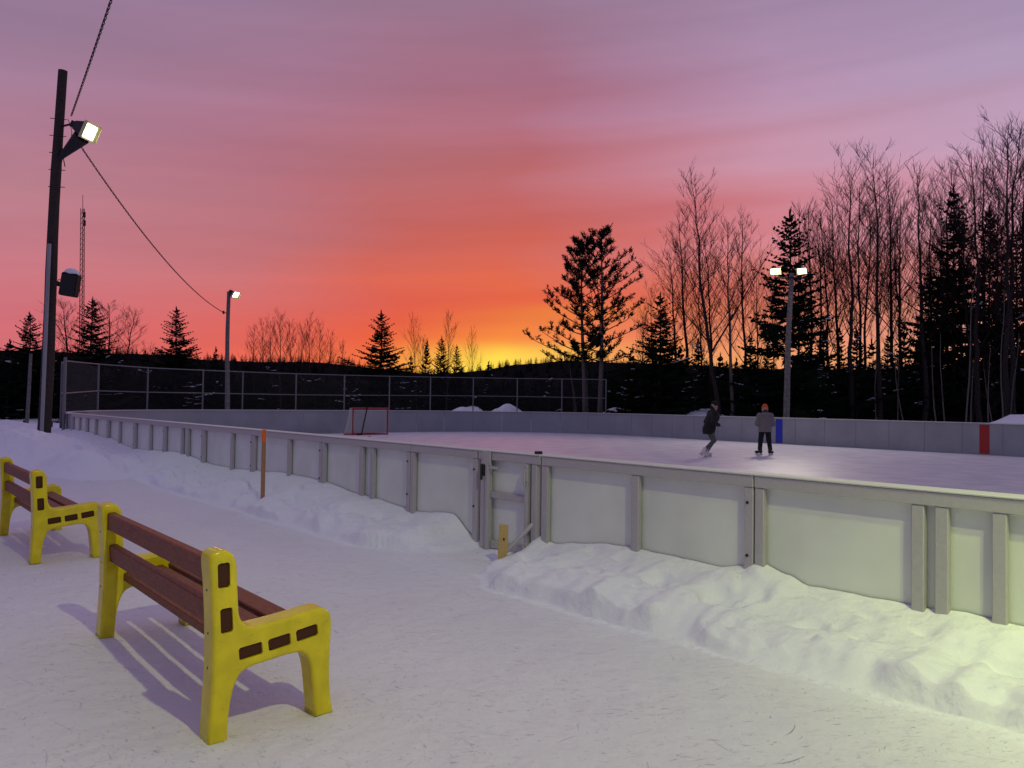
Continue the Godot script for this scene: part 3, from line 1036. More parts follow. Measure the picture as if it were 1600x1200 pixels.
# ------------------------------------------------------------------ poles, lamps, cables
func flood_light(parent: Node3D, at: Vector3, look: Vector3, size: Vector3, energy: float, col: Color, cone := 80.0) -> void:
	# a floodlight: tapered housing, lens, and the light just in front of it
	var h := Node3D.new()
	var up := Vector3.UP if absf(look.normalized().y) < 0.95 else Vector3.FORWARD
	h.transform = Transform3D(Basis.looking_at(look, up), at)
	var called := "floodlight"
	var k := 0
	while parent.has_node(NodePath(called)):
		k += 1
		called = "floodlight_%03d" % k
	h.name = called
	parent.add_child(h)
	var b := MB.new()
	var w := size.x * 0.5; var t := size.y * 0.5; var d := size.z
	var f := [Vector3(-w, -t, 0), Vector3(w, -t, 0), Vector3(w, t, 0), Vector3(-w, t, 0)]
	var r := [Vector3(-w * 0.55, -t * 0.55, d), Vector3(w * 0.55, -t * 0.55, d), Vector3(w * 0.55, t * 0.55, d), Vector3(-w * 0.55, t * 0.55, d)]
	for q in 4:
		var a: Vector3 = f[q]; var c: Vector3 = f[(q + 1) % 4]
		var m := (a + c) * 0.5
		b.quad(a, c, r[(q + 1) % 4], r[q], Vector3(m.x, m.y, w * 0.3).normalized())
		b.box(m + Vector3(0, 0, -0.012), Vector3(absf(c.x - a.x) + 0.03, absf(c.y - a.y) + 0.03, 0.05), 0.006)   # rim
	b.quad(r[0], r[1], r[2], r[3], Vector3(0, 0, 1))
	b.box(Vector3(0, 0, d + 0.06), Vector3(w * 0.9, t * 0.9, 0.16), 0.02)
	put("housing", b.mesh(), M.black_metal, h)
	b = MB.new()
	var fl := 1.16
	for q in 4:                                        # flared reflector round the glass, bright with the lamp's own light
		var a: Vector3 = f[q]; var c: Vector3 = f[(q + 1) % 4]
		var m := (a + c) * 0.5
		b.quad(a * 0.94 + Vector3(0, 0, -0.03), c * 0.94 + Vector3(0, 0, -0.03), c * fl + Vector3(0, 0, -0.1), a * fl + Vector3(0, 0, -0.1), (-m * 0.6 + Vector3(0, 0, -w)).normalized())
		b.quad(a * fl + Vector3(0, 0, -0.102), c * fl + Vector3(0, 0, -0.102), c * fl + Vector3(0, 0, 0.0), a * fl + Vector3(0, 0, 0.0), m.normalized())
	put("reflector", b.mesh(), M.reflector, h)
	b = MB.new()
	b.box(Vector3(0, 0, -0.032), Vector3(2 * w * 0.93, 2 * t * 0.93, 0.02), 0.008)
	put("lamp_lens", b.mesh(), M.lamp_lens, h)
	var l := SpotLight3D.new()
	l.name = "lamp_light"
	l.position = Vector3(0, 0, -0.13)
	l.light_color = col; l.light_energy = energy; l.light_size = minf(w, t) * 0.45
	l.spot_angle = cone; l.spot_angle_attenuation = 1.0; l.spot_range = 90.0; l.spot_attenuation = 2.0
	l.shadow_enabled = true
	h.add_child(l)

func wood_pole(o: Node3D, a: Vector3, c: Vector3, r0: float, r1: float, mat: Material) -> void:
	var b := MB.new()
	var p := PackedVector3Array(); var rad := PackedFloat32Array()
	for k in 13:
		var u := k / 12.0
		p.append(a.lerp(c, u) + Vector3(0.02 * sin(u * 7.0), 0, 0.02 * cos(u * 5.0)))
		rad.append(lerpf(r0, r1, u) * (1.0 + 0.03 * sin(k * 2.3)))
	b.tube(p, rad, 14, true)
	put("pole", b.mesh(), mat, o)

func lamp_poles() -> void:
	var warm := Color(0.82, 1.0, 0.52)
	# left: wooden pole with one big floodlight turned to the ice
	var o := thing("lamp_pole", "tall dark wooden pole leaning beside the rink, lit floodlight near its top", "lamp pole", Vector3(3.62, 0, -21.9))
	wood_pole(o, Vector3(0, -0.4, 0), Vector3(0.15, 9.49, 0.36), 0.155, 0.1, M.pole_wood)
	var b := MB.new()
	var cp := PackedVector3Array(); var cr := PackedFloat32Array()
	for k in 8:
		var u := k / 7.0
		cp.append(Vector3(-0.045 + 0.03 * u, -0.3 + 5.5 * u, 0.15 + 0.17 * u)); cr.append(0.045)
	b.tube(cp, cr, 8, true)
	put("conduit", b.mesh(), M.conduit_grey, o)
	flood_light(o, Vector3(0.62, 7.92, 1.05), Vector3(0.6, -0.42, 0.7), Vector3(0.42, 0.37, 0.34), 11.0, warm, 52.0)
	b = MB.new()
	b.rod(Vector3(0.14, 8.1, 0.35), Vector3(0.42, 8.15, 0.8), 0.025)
	b.rod(Vector3(0.13, 7.45, 0.3), Vector3(0.4, 7.7, 0.85), 0.03)
	b.rod(Vector3(0.13, 7.3, 0.33), Vector3(0.5, 7.78, 0.95), 0.05, 8, true, 0.19)
	b.rod(Vector3(0.2, 7.3, 0.5), Vector3(0.24, 7.1, 0.5), 0.012, 5)
	put("bracket", b.mesh(), M.black_metal, o)
	b = MB.new()
	var loop := PackedVector3Array(); var lr := PackedFloat32Array()
	for k in 13:
		var u := k / 12.0
		loop.append(Vector3(0.16 + 0.16 * sin(u * PI * 2.0) * (1.0 - u) + 0.12 * (1.0 - u), 8.3 - 1.8 * u, 0.45 + 0.12 * cos(u * 9.0) * u)); lr.append(0.008)
	b.tube(loop, lr, 5)
	put("wiring", b.mesh(), M.cable, o)
	b = MB.new()
	for k in 5:
		var y := 6.6 + 0.42 * k
		b.rod(Vector3(0.1 - 0.17, y, 0.28), Vector3(0.1 + 0.19, y + 0.05, 0.28), 0.01, 5)
	put("climbing_step", b.mesh(), M.black_metal, o)

	# loudspeaker on the same pole
	var s := thing("loudspeaker", "black outdoor loudspeaker capped with snow, clamped to the tall left lamp pole", "loudspeaker", Vector3(3.98, 4.2, -21.18))
	s.rotation = Vector3(0.05, -0.5, -0.14)
	b = MB.new()
	b.box(Vector3(0.02, 0, 0), Vector3(0.36, 0.56, 0.34), 0.03)
	put("cabinet", b.mesh(), M.black_plastic, s)
	b = MB.new()
	b.box(Vector3(0.02, -0.02, 0.175), Vector3(0.32, 0.5, 0.012), 0.005)
	put("grille", b.mesh(), M.black_metal, s)
	b = MB.new()
	b.rod(Vector3(-0.17, -0.02, 0), Vector3(-0.36, -0.04, -0.1), 0.03)
	b.box(Vector3(-0.26, -0.02, -0.04), Vector3(0.06, 0.12, 0.1), 0.01)
	put("bracket", b.mesh(), M.black_metal, s)
	b = MB.new()
	var wp := PackedVector3Array(); var wr := PackedFloat32Array()
	for k in 11:
		var a := k * PI / 10.0
		wp.append(Vector3(-0.2 - 0.15 * cos(a) * 0.4, 0.02 + 0.2 * sin(a) - 0.03 * k, 0.02)); wr.append(0.008)
	b.tube(wp, wr, 5)
	put("lead", b.mesh(), M.cable, s)
	b = MB.new()
	b.ball(Vector3(0.02, 0.285, 0), Vector3(0.175, 0.12, 0.165), 8, 12)
	tag(thing("snow_cap", "small white cap of snow on the loudspeaker", "snow", s.position), "small white cap of snow on top of the black loudspeaker")
	var cap: Node3D = get_node("snow_cap")
	cap.rotation = s.rotation
	put("snow", b.mesh(), M.clump_snow, cap)

	# far end: slim pole behind the boards, one floodlight
	o = thing("lamp_pole", "slim pale lamp pole behind the far end boards, single glowing floodlight on top", "lamp pole", Vector3(14.12, 0, -37.99))
	wood_pole(o, Vector3(0, -0.4, 0), Vector3(-0.1, 6.75, 0.12), 0.125, 0.085, M.pole_grey)
	flood_light(o, Vector3(0.12, 6.6, 0.4), Vector3(0.45, -0.55, 0.75), Vector3(0.42, 0.3, 0.22), 9.0, Color(1.0, 0.95, 0.86), 75.0)
	b = MB.new()
	b.rod(Vector3(-0.1, 6.55, 0.12), Vector3(0.1, 6.62, 0.32), 0.03)
	b.rod(Vector3(-0.1, 5.65, 0.12), Vector3(-0.3, 5.7, 0.16), 0.02)
	b.ball(Vector3(-0.34, 5.7, 0.16), Vector3(0.06, 0.09, 0.06), 5, 7)
	put("bracket", b.mesh(), M.black_metal, o)

	# far side: pole with a cross-arm and two floodlights
	o = thing("lamp_pole", "pale wooden lamp pole behind the blue stripe, two lit floodlights on a cross-arm", "lamp pole", Vector3(31.71, 0, -18.33))
	wood_pole(o, Vector3(0, -0.4, 0), Vector3(0.05, 7.42, 0.27), 0.15, 0.1, M.pole_grey)
	b = MB.new()
	b.box(Vector3(-0.05, 7.2, 0.3), Vector3(1.5, 0.07, 0.07), 0.01, Basis(Vector3.UP, -0.71))
	put("cross_arm", b.mesh(), M.black_metal, o)
	for k in 2:
		var p := Vector3(-0.55, 7.4, -0.02) if k == 0 else Vector3(0.3, 7.42, 0.78)
		flood_light(o, p + Vector3(-0.3, 0.03, 0.02), Vector3(-0.86, -0.36, 0.12) if k == 1 else Vector3(-0.8, -0.4, 0.35), Vector3(0.4, 0.26, 0.22), 17.0, Color(1.0, 0.95, 0.86), 82.0)

	# near side, just out of the picture to the right: the lamp that lights the benches, the bank and the near boards
	o = thing("lamp_pole", "wooden lamp pole on the near side beside the path, its floodlights lighting the benches", "lamp pole", Vector3(1.3, 0, 3.2))
	wood_pole(o, Vector3(0, -0.4, 0), Vector3(0.05, 9.2, 0.0), 0.155, 0.1, M.pole_wood)
	flood_light(o, Vector3(0.2, 7.7, -0.75), PATH_LAMP_LOOK, Vector3(0.42, 0.36, 0.3), PATH_LAMP_POWER, Color(0.98, 1.0, 0.7), 85.0)
	flood_light(o, Vector3(0.95, 7.75, -0.95), RINK_LAMP_LOOK, Vector3(0.5, 0.42, 0.34), RINK_LAMP_POWER, Color(0.906, 1.0, 0.584), 48.0)
	b = MB.new()
	b.rod(Vector3(0.05, 7.5, 0), Vector3(0.3, 8.05, -0.6), 0.03)
	b.rod(Vector3(0.05, 8.05, 0), Vector3(0.3, 8.05, -0.6), 0.025)
	b.rod(Vector3(-0.1, 8.07, -0.62), Vector3(1.2, 8.07, -0.75), 0.03)
	put("bracket", b.mesh(), M.black_metal, o)

	# plain thin pole among the trees at the far left
	o = thing("thin_pole", "thin pale pole standing before the dark trees at the far left", "pole", Vector3(5.82, 0, -38.5))
	b = MB.new()
	b.tube(PackedVector3Array([Vector3(-0.06, -0.4, 0), Vector3(0, 1.5, 0), Vector3(0.03, 3.3, 0.05)]), PackedFloat32Array([0.075, 0.07, 0.06]), 8, true)
	put("shaft", b.mesh(), M.pole_grey, o)
	for q in [[Vector3(5.25, 0, -39.2), "short dark marker post standing in the snow at the far left edge"], [Vector3(6.6, 0, -37.9), "short dark marker post standing in the snow right of the tall leaning lamp pole"], [Vector3(5.9, 0, -40.0), "short dark marker post standing in the snow below the thin pale pole"]]:
		o = thing("marker_post", q[1], "post", q[0])
		b = MB.new()
		b.rod(Vector3(0, -0.5, 0), Vector3(0, 0.42, 0), 0.045, 8)
		put("stem", b.mesh(), M.black_metal, o)

func cable(label: String, a: Vector3, c: Vector3, sag: float) -> void:
	# overhead service cable: conductors twisted round each other
	var o := thing("overhead_cable", label, "cable")
	var n := maxi(60, int(a.distance_to(c) * 14.0))
	var side := (c - a).cross(Vector3.UP).normalized()
	for w in 3:
		var b := MB.new()
		var p := PackedVector3Array(); var r := PackedFloat32Array()
		for k in n + 1:
			var u := float(k) / n
			var q := a.lerp(c, u) - Vector3(0, sag * 4.0 * u * (1.0 - u), 0)
			var t := u * a.distance_to(c) * 9.0 + w * TAU / 3.0
			q += (side * cos(t) + Vector3.UP * sin(t)) * 0.016
			p.append(q); r.append(0.0085)
		b.tube(p, r, 4)
		put("conductor", b.mesh(), M.cable, o)

func lattice_tower() -> void:
	var o := thing("lattice_tower", "slender red lattice radio mast far behind the trees on the left", "radio mast", Vector3(34.2, 0, -168.2))
	o.rotation = Vector3(0, 0.4, 0.02)
	var h := 38.0
	var w := 0.5
	var legs := [Vector3(w, 0, 0), Vector3(-w * 0.5, 0, w * 0.87), Vector3(-w * 0.5, 0, -w * 0.87)]
	for k in 3:
		var b := MB.new()
		b.rod(legs[k], legs[k] * 0.75 + Vector3(0, h, 0), 0.06, 5)
		put("leg", b.mesh(), M.tower_steel, o)
	var b := MB.new()
	for s in 38:
		for k in 3:
			var a: Vector3 = legs[k] * (1.0 - 0.25 * s / 38.0) + Vector3(0, s * 1.0, 0)
			var c: Vector3 = legs[(k + 1) % 3] * (1.0 - 0.25 * (s + 1) / 38.0) + Vector3(0, s + 1.0, 0)
			b.rod(a, c, 0.035, 4, false)
			b.rod(Vector3(a.x, a.y, a.z), Vector3(c.x, a.y, c.z), 0.03, 4, false)
	put("bracing", b.mesh(), M.tower_steel, o).set_meta("kind", "stuff")
	b = MB.new()
	b.rod(Vector3(0, h - 0.5, 0), Vector3(0, h + 2.6, 0), 0.05, 5)
	for q in [[0.3, -1.2], [0.34, -2.8]]:
		b.box(Vector3(q[0], h + q[1], 0.1), Vector3(0.35, 1.1, 0.3), 0.03)
	put("antenna", b.mesh(), M.tower_steel, o)

func stakes() -> void:
	var o := thing("marker_stake", "wooden stake with an orange painted tip in the snow bank", "stake", Vector3(4.3, 0.12, -10.2))
	var b := MB.new()
	b.box(Vector3(0, 0.45, 0), Vector3(0.035, 1.0, 0.05), 0.003, Basis(Vector3.UP, 0.88))
	put("shaft", b.mesh(), M.stake_wood, o)
	b = MB.new()
	b.box(Vector3(0, 0.88, 0), Vector3(0.037, 0.17, 0.052), 0.003, Basis(Vector3.UP, 0.88))
	put("painted_tip", b.mesh(), M.orange_paint, o)
	o = thing("board_stake", "short pale wooden board standing in the snow before the gate", "stake", Vector3(4.62, 0, -5.5))
	b = MB.new()
	b.box(Vector3(0, 0.12, 0), Vector3(0.03, 0.5, 0.085), 0.003, Basis(Vector3.UP, 0.8) * Basis(Vector3(1, 0, 0), 0.03))
	put("plank", b.mesh(), M.pale_wood, o)
	b = MB.new()
	b.ball(Vector3(-0.009, 0.24, 0.026), Vector3(0.006, 0.012, 0.012), 5, 7)
	put("knot", b.mesh(), M.wood_end, o)

# ------------------------------------------------------------------ trees
func branch(b: MB, p: Vector3, dir: Vector3, long: float, r0: float, r1: float, segs: int, lift: float, wig: float, sides: int, out: PackedVector3Array) -> void:
	var pts := PackedVector3Array([p]); var rad := PackedFloat32Array([r0])
	var d := dir
	for k in segs:
		d = (d + Vector3(rng.randfn(0, wig), lift / segs + rng.randfn(0, wig * 0.5), rng.randfn(0, wig))).normalized()
		p += d * long / segs
		pts.append(p); rad.append(lerpf(r0, r1, float(k + 1) / segs))
	b.tube(pts, rad, sides)
	out.append_array(pts)

func bare_meshes(seed_: int, h: float, spread: float, lean: Vector3, first := 0.3, fork := 0.0) -> Array:
	rng.seed = seed_
	var tb := MB.new()
	var cb := MB.new()
	var n := 16
	var pts := PackedVector3Array(); var rad := PackedFloat32Array()
	var wob := Vector3.ZERO
	for k in n + 1:
		var u := float(k) / n
		wob += Vector3(rng.randfn(0, 0.035), 0, rng.randfn(0, 0.035)) * h / 10.0
		pts.append(Vector3(0, h * u, 0) + lean * pow(u, 0.8) + wob)
		rad.append(h * 0.0095 * (1.0 - u) + 0.008 + 0.02 * exp(-u * 40.0))
	tb.tube(pts, rad, 7, false, 0.5)
	var limbs := int(15 + h * 1.1)
	var phase := rng.randf() * TAU
	for k in limbs:
		var u := first + (0.97 - first) * pow((k + rng.randf() * 0.8) / limbs, 0.9)
		var at := int(u * n)
		var p := pts[at].lerp(pts[mini(at + 1, n)], u * n - at)
		var az := phase + k * 2.4 + rng.randfn(0, 0.4)
		var rise := rng.randf_range(0.75, 1.5)
		var dir := Vector3(cos(az), rise, sin(az)).normalized()
		var long := spread * h * (0.055 + 0.235 * pow(1.0 - u, 0.7)) * rng.randf_range(0.6, 1.25)
		var r0 := lerpf(rad[at], 0.01, 0.45)
		var lp := PackedVector3Array()
		branch(cb, p, dir, long, r0 * 0.58, 0.004, 7, 0.5, 0.08, 4, lp)
		var subs := int(4 + long * 2.6)
		for s in subs:
			var q := lp[1 + int(rng.randf() * (lp.size() - 1.01))]
			var d2 := (dir + Vector3(rng.randfn(0, 0.5), rng.randf_range(0.0, 0.6), rng.randfn(0, 0.5))).normalized()
			var l2 := long * rng.randf_range(0.25, 0.55)
			var sp := PackedVector3Array()
			branch(cb, q, d2, l2, 0.0085, 0.0035, 4, 0.35, 0.11, 3, sp)
			for t in 3 + int(l2 * 2.6):
				var q2 := sp[1 + int(rng.randf() * (sp.size() - 1.01))]
				var d3 := (d2 + Vector3(rng.randfn(0, 0.55), rng.randf_range(0.0, 0.6), rng.randfn(0, 0.55))).normalized()
				var tp := PackedVector3Array()
				branch(cb, q2, d3, rng.randf_range(0.18, 0.6) * (0.5 + l2 * 0.5), 0.005, 0.003, 2, 0.25, 0.12, 3, tp)
	for k in int(h * 1.6):                             # dead stubs low on the trunk
		var u := rng.randf_range(0.08, first)
		var at := int(u * n)
		var p := pts[at].lerp(pts[mini(at + 1, n)], u * n - at)
		var az := rng.randf() * TAU
		var tp := PackedVector3Array()
		branch(cb, p, Vector3(cos(az), rng.randf_range(-0.1, 0.8), sin(az)).normalized(), rng.randf_range(0.15, 0.8), 0.009, 0.004, 3, 0.2, 0.15, 3, tp)
	if fork > 0.0:                                     # a second stem that leaves the trunk low down
		var at := int(fork * n)
		var lp := PackedVector3Array()
		branch(tb, pts[at], Vector3(0.45, 1.0, 0.38).normalized(), h * 0.42, rad[at] * 0.6, 0.012, 9, 0.5, 0.05, 6, lp)
		for s in 16:
			var q := lp[3 + int(rng.randf() * (lp.size() - 3.01))]
			var az := rng.randf() * TAU
			var sp := PackedVector3Array()
			branch(cb, q, Vector3(cos(az), 1.1, sin(az)).normalized(), rng.randf_range(0.6, 1.6), 0.013, 0.004, 5, 0.4, 0.1, 3, sp)
			for t in 6:
				var tp := PackedVector3Array()
				branch(cb, sp[1 + int(rng.randf() * 3.99)], Vector3(rng.randfn(0, 0.7), 1, rng.randfn(0, 0.7)).normalized(), rng.randf_range(0.2, 0.6), 0.006, 0.0035, 2, 0.2, 0.1, 3, tp)
	return [tb.mesh(), cb.mesh()]

var stock := []

func bare(x: float, z: float, top: float, lx: float, lz: float, spread: float, label: String, pale := false, own := 0, fork := 0.0) -> void:
	var o := thing("bare_tree", label, "tree", Vector3(x, 0, z), 0.0, "leafless trees behind the rink")
	if own > 0:
		var made := bare_meshes(own, top * 0.95, spread, Vector3(lx, 0, lz), 0.34, fork)
		put("trunk", made[0], M.bark_pale if pale else M.bark_grey, o)
		put("crown", made[1], M.twig, o)
		return
	# shared shapes: each of the stock trees is 10 m high; scaled, turned and tipped to suit
	var k := names["bare_tree"] as int
	var made: Array = stock[k % stock.size()]
	var tip := Basis(Quaternion(Vector3.UP, Vector3(lx, top, lz).normalized()))
	o.basis = tip * Basis(Vector3.UP, k * 1.7) * Basis.from_scale(Vector3(spread, 0.96, spread) * top / 10.0)
	put("trunk", made[0], M.bark_pale if pale else M.bark_grey, o)
	put("crown", made[1], M.twig, o)

func sapling(x: float, z: float, top: float, lx: float, lz: float, label: String, seed_: int) -> void:
	var o := thing("bare_sapling", label, "tree", Vector3(x, 0, z), 0.0, "thin pale saplings behind the far boards")
	rng.seed = seed_
	var tb := MB.new()
	var cb := MB.new()
	var pts := PackedVector3Array()
	branch(tb, Vector3(0, -0.3, 0), Vector3(lx, top + 0.3, lz).normalized(), top + 0.3, 0.04, 0.01, 10, 0.1, 0.035, 6, pts)
	for k in 10:
		var q := pts[3 + int(rng.randf() * 7.9)]
		var sp := PackedVector3Array()
		branch(cb, q, Vector3(rng.randfn(0, 0.6), 0.9, rng.randfn(0, 0.6)).normalized(), rng.randf_range(0.4, 1.1), 0.01, 0.004, 4, 0.3, 0.12, 3, sp)
		for t in 3:
			var tp := PackedVector3Array()
			branch(cb, sp[1 + int(rng.randf() * 2.99)], Vector3(rng.randfn(0, 0.7), 0.7, rng.randfn(0, 0.7)).normalized(), rng.randf_range(0.15, 0.4), 0.006, 0.004, 2, 0.2, 0.1, 3, tp)
	put("trunk", tb.mesh(), M.bark_pale, o)
	put("crown", cb.mesh(), M.twig, o)

func shoot(b: MB, p: Vector3, d: Vector3, long: float, wide: float) -> void:
	# one needled shoot: two crossed narrow leaves
	var s := d.cross(Vector3(rng.randfn(0, 1), 0.6, rng.randfn(0, 1))).normalized()
	var u := d.cross(s).normalized()
	for q in [s, u]:
		var a: Vector3 = p + q * wide * 0.35
		var c: Vector3 = p + d * long * 0.55 + q * wide * 0.5
		var e := p + d * long
		var f: Vector3 = p + d * long * 0.5 - q * wide * 0.5
		var nn: Vector3 = (d.cross(q) + Vector3(0, 0.3, 0)).normalized()
		var k := b.vert(a, nn); b.vert(c, nn); b.vert(e, nn); b.vert(f, nn)
		b.i.append_array(PackedInt32Array([k, k + 1, k + 2, k, k + 2, k + 3]))

# a spruce of height 8 and crown radius 2; returns trunk, crown, snow
func spruce_meshes(seed_: int, whorls: int, gap: float, snow_to: float, tall := 8.0, wide := 2.0, snow_rate := 0.05) -> Array:
	rng.seed = seed_
	var tb := MB.new(); var cb := MB.new(); var sb := MB.new()
	var pts := PackedVector3Array(); var rad := PackedFloat32Array()
	for k in 11:
		var u := k / 10.0
		pts.append(Vector3(0.05 * sin(u * 5.0 + seed_), tall * u, 0.05 * cos(u * 4.0)))
		rad.append(0.011 * tall * (1.0 - u) + 0.01)
	tb.tube(pts, rad, 7)
	for w in whorls:
		var u := 0.04 + 0.95 * pow((w + 0.5) / whorls, 0.92)
		var y := tall * u
		var reach := wide * pow(1.0 - u, 0.85) * rng.randf_range(0.75, 1.1) + 0.03
		var arms := 5 + int(rng.randf() * 3.0)
		var ph := rng.randf() * TAU
		for a in arms:
			if rng.randf() < gap: continue
			var az := ph + TAU * a / arms + rng.randfn(0, 0.2)
			var long := reach * rng.randf_range(0.55, 1.15) * (1.0 + 0.22 * sin(az * 2.0 + u * 9.0 + seed_))
			var snowy := u < snow_to and rng.randf() < snow_rate
			var out := Vector3(cos(az), 0, sin(az))
			var rise := lerpf(-0.34, 0.7, pow(u, 1.3)) + rng.randfn(0, 0.09)
			var p := Vector3(0, y + rng.randfn(0, 0.16) * (1.0 - u * 0.6), 0)
			var steps := maxi(3, int(long / 0.13))
			var path := PackedVector3Array()
			for s in steps + 1:
				var f := float(s) / steps
				path.append(p + out * long * f + Vector3(0, long * (rise * f + 0.3 * f * f * (1.0 - u)), 0))
			var prad := PackedFloat32Array()
			for s in steps + 1: prad.append(lerpf(0.022, 0.005, float(s) / steps))
			cb.tube(path, prad, 3)
			for s in range(1, steps + 1):
				var f := float(s) / steps
				var q := path[s]
				var fwd := (path[s] - path[s - 1]).normalized()
				var side := fwd.cross(Vector3.UP).normalized()
				var l := (0.08 + 0.13 * (1.0 - u) + 0.46 * long * (1.0 - f) * 0.6) * rng.randf_range(0.7, 1.25)
				for e in [-1.0, 1.0]:
					var d: Vector3 = (fwd * rng.randf_range(0.5, 0.9) + side * e + Vector3(0, rng.randf_range(-0.45, 0.15), 0)).normalized()
					shoot(cb, q, d, l, 0.085)
					if l > 0.25:
						shoot(cb, q + d * l * 0.45, (d + fwd * 0.8 + Vector3(0, rng.randf_range(-0.4, 0.2), 0)).normalized(), l * 0.55, 0.065)
						shoot(cb, q + d * l * 0.6, (d - fwd * 0.3 + Vector3(0, rng.randf_range(-0.7, 0.1), 0)).normalized(), l * 0.45, 0.065)
				shoot(cb, q, (fwd + Vector3(0, rng.randf_range(-0.6, 0.5), 0)).normalized(), 0.08 + 0.12 * (1.0 - u), 0.06)
				if snowy and f > 0.3 and rng.randf() < 0.6:
					var r := rng.randf_range(0.05, 0.12)
					sb.ball(q + Vector3(rng.randfn(0, 0.04), 0.04, rng.randfn(0, 0.04)), Vector3(r * rng.randf_range(0.9, 1.9), r * 0.35, r * rng.randf_range(0.8, 1.4)), 4, 6)
	for k in 3: shoot(cb, Vector3(0, tall * (0.97 + 0.01 * k), 0), Vector3(rng.randfn(0, 0.15), 1, rng.randfn(0, 0.15)).normalized(), 0.4, 0.06)
	return [tb.mesh(), cb.mesh(), sb.mesh() if sb.v.size() > 0 else null]

var spruces := []
var firs := []

func spruce(called: String, kind: Array, x: float, z: float, top: float, wide: float, label: String, group: String) -> void:
	var o := thing(called, label, "tree", Vector3(x, -0.1, z), 0.0, group)
	var k := names[called] as int
	var made: Array = kind[k % kind.size()]
	var base_h: float = 8.0 if kind == spruces else 5.0
	var base_w: float = 3.0 if kind == spruces else 1.3
	o.basis = Basis(Vector3.UP, k * 2.1) * Basis.from_scale(Vector3(wide / base_w, (top + 0.1) / base_h, wide / base_w))
	put("trunk", made[0], M.bark_dark, o)
	put("crown", made[1], M.needles, o)
	if made[2]: put("snow", made[2], M.clump_snow, o).set_meta("kind", "stuff")

func pine(label: String, at: Vector3, h: float, seed_: int, low: float, longs: Array, full: int) -> void:
	var o := thing("pine_tree", label, "tree", at, 0.0, "pines behind the far corner of the rink")
	rng.seed = seed_
	var tb := MB.new(); var cb := MB.new()
	var pts := PackedVector3Array(); var rad := PackedFloat32Array()
	for k in 17:
		var u := k / 16.0
		pts.append(Vector3(0.12 * sin(u * 4.0 + seed_), h * u, 0.1 * cos(u * 3.0)))
		rad.append(0.0135 * h * (1.0 - u) + 0.02)
	tb.tube(pts, rad, 8, false, 0.5)
	var arms := []
	var whorls := 13
	for w in whorls:
		var u := low + (0.985 - low) * w / (whorls - 1.0)
		var n := 3 + int(rng.randf() * 2.4)
		var ph := rng.randf() * TAU
		for a in n:
			var prof := 0.5 + 1.9 * sin(clampf((1.0 - u) / (1.0 - low), 0, 1) * PI * 0.72 + 0.1)
			arms.append([u, ph + TAU * a / n + rng.randfn(0, 0.3), prof * rng.randf_range(0.55, 1.1) * h / 10.5, rng.randf_range(0.35, 0.7)])
	for q in longs: arms.append(q)
	for q in arms:
		var u: float = q[0]
		var at_k := int(u * 16.0)
		var p := pts[at_k].lerp(pts[mini(at_k + 1, 16)], u * 16.0 - at_k)
		var dir := Vector3(cos(q[1]), maxf(0.16, q[3] * lerpf(0.1, 1.5, u * u)), sin(q[1])).normalized()
		var bp := PackedVector3Array()
		branch(cb, p, dir, q[2], 0.045 * (1.0 - u) + 0.014, 0.01, 7, 0.3, 0.12, 4, bp)
		for s in range(3, bp.size()):
			var twigs := 1 + int(rng.randf() * 2.5)
			if s == bp.size() - 1: twigs = 3
			for t in twigs:
				var d := (dir * 0.7 + Vector3(rng.randfn(0, 0.7), rng.randf_range(0.1, 0.9), rng.randfn(0, 0.7))).normalized()
				var tp := PackedVector3Array()
				branch(cb, bp[s], d, rng.randf_range(0.15, 0.45), 0.01, 0.007, 2, 0.5, 0.1, 3, tp)
				for e in range(1, 3):                   # brush of needles round the twig
					for m in full:
						var nd := (d * 0.9 + Vector3(rng.randfn(0, 0.62), rng.randfn(0.25, 0.5), rng.randfn(0, 0.62))).normalized()
						shoot(cb, tp[e] - d * rng.randf() * 0.16, nd, rng.randf_range(0.14, 0.26), 0.032)
	put("trunk", tb.mesh(), M.bark_pale, o)
	put("crown", cb.mesh(), M.needles, o)

# ------------------------------------------------------------------ far wood and hills
var ridge := [[-180.0, 14.0], [-60.0, 15.0], [-36.0, 16.0], [-25.0, 16.6], [-20.0, 15.4], [-13.0, 15.6], [-9.0, 13.2], [-6.0, 12.2], [-3.0, 13.2], [0.0, 16.0], [4.0, 17.8], [10.0, 17.0], [20.0, 15.0], [40.0, 14.0], [180.0, 14.0]]

func hill_height(a: float, r: float) -> float:
	# metres above the field; a is the bearing from the sunset in degrees
	var top := curve(ridge, a)
	var f := clampf((r - 110.0) / 190.0, 0.0, 1.0)
	return top * f * f * (3.0 - 2.0 * f) - 0.4

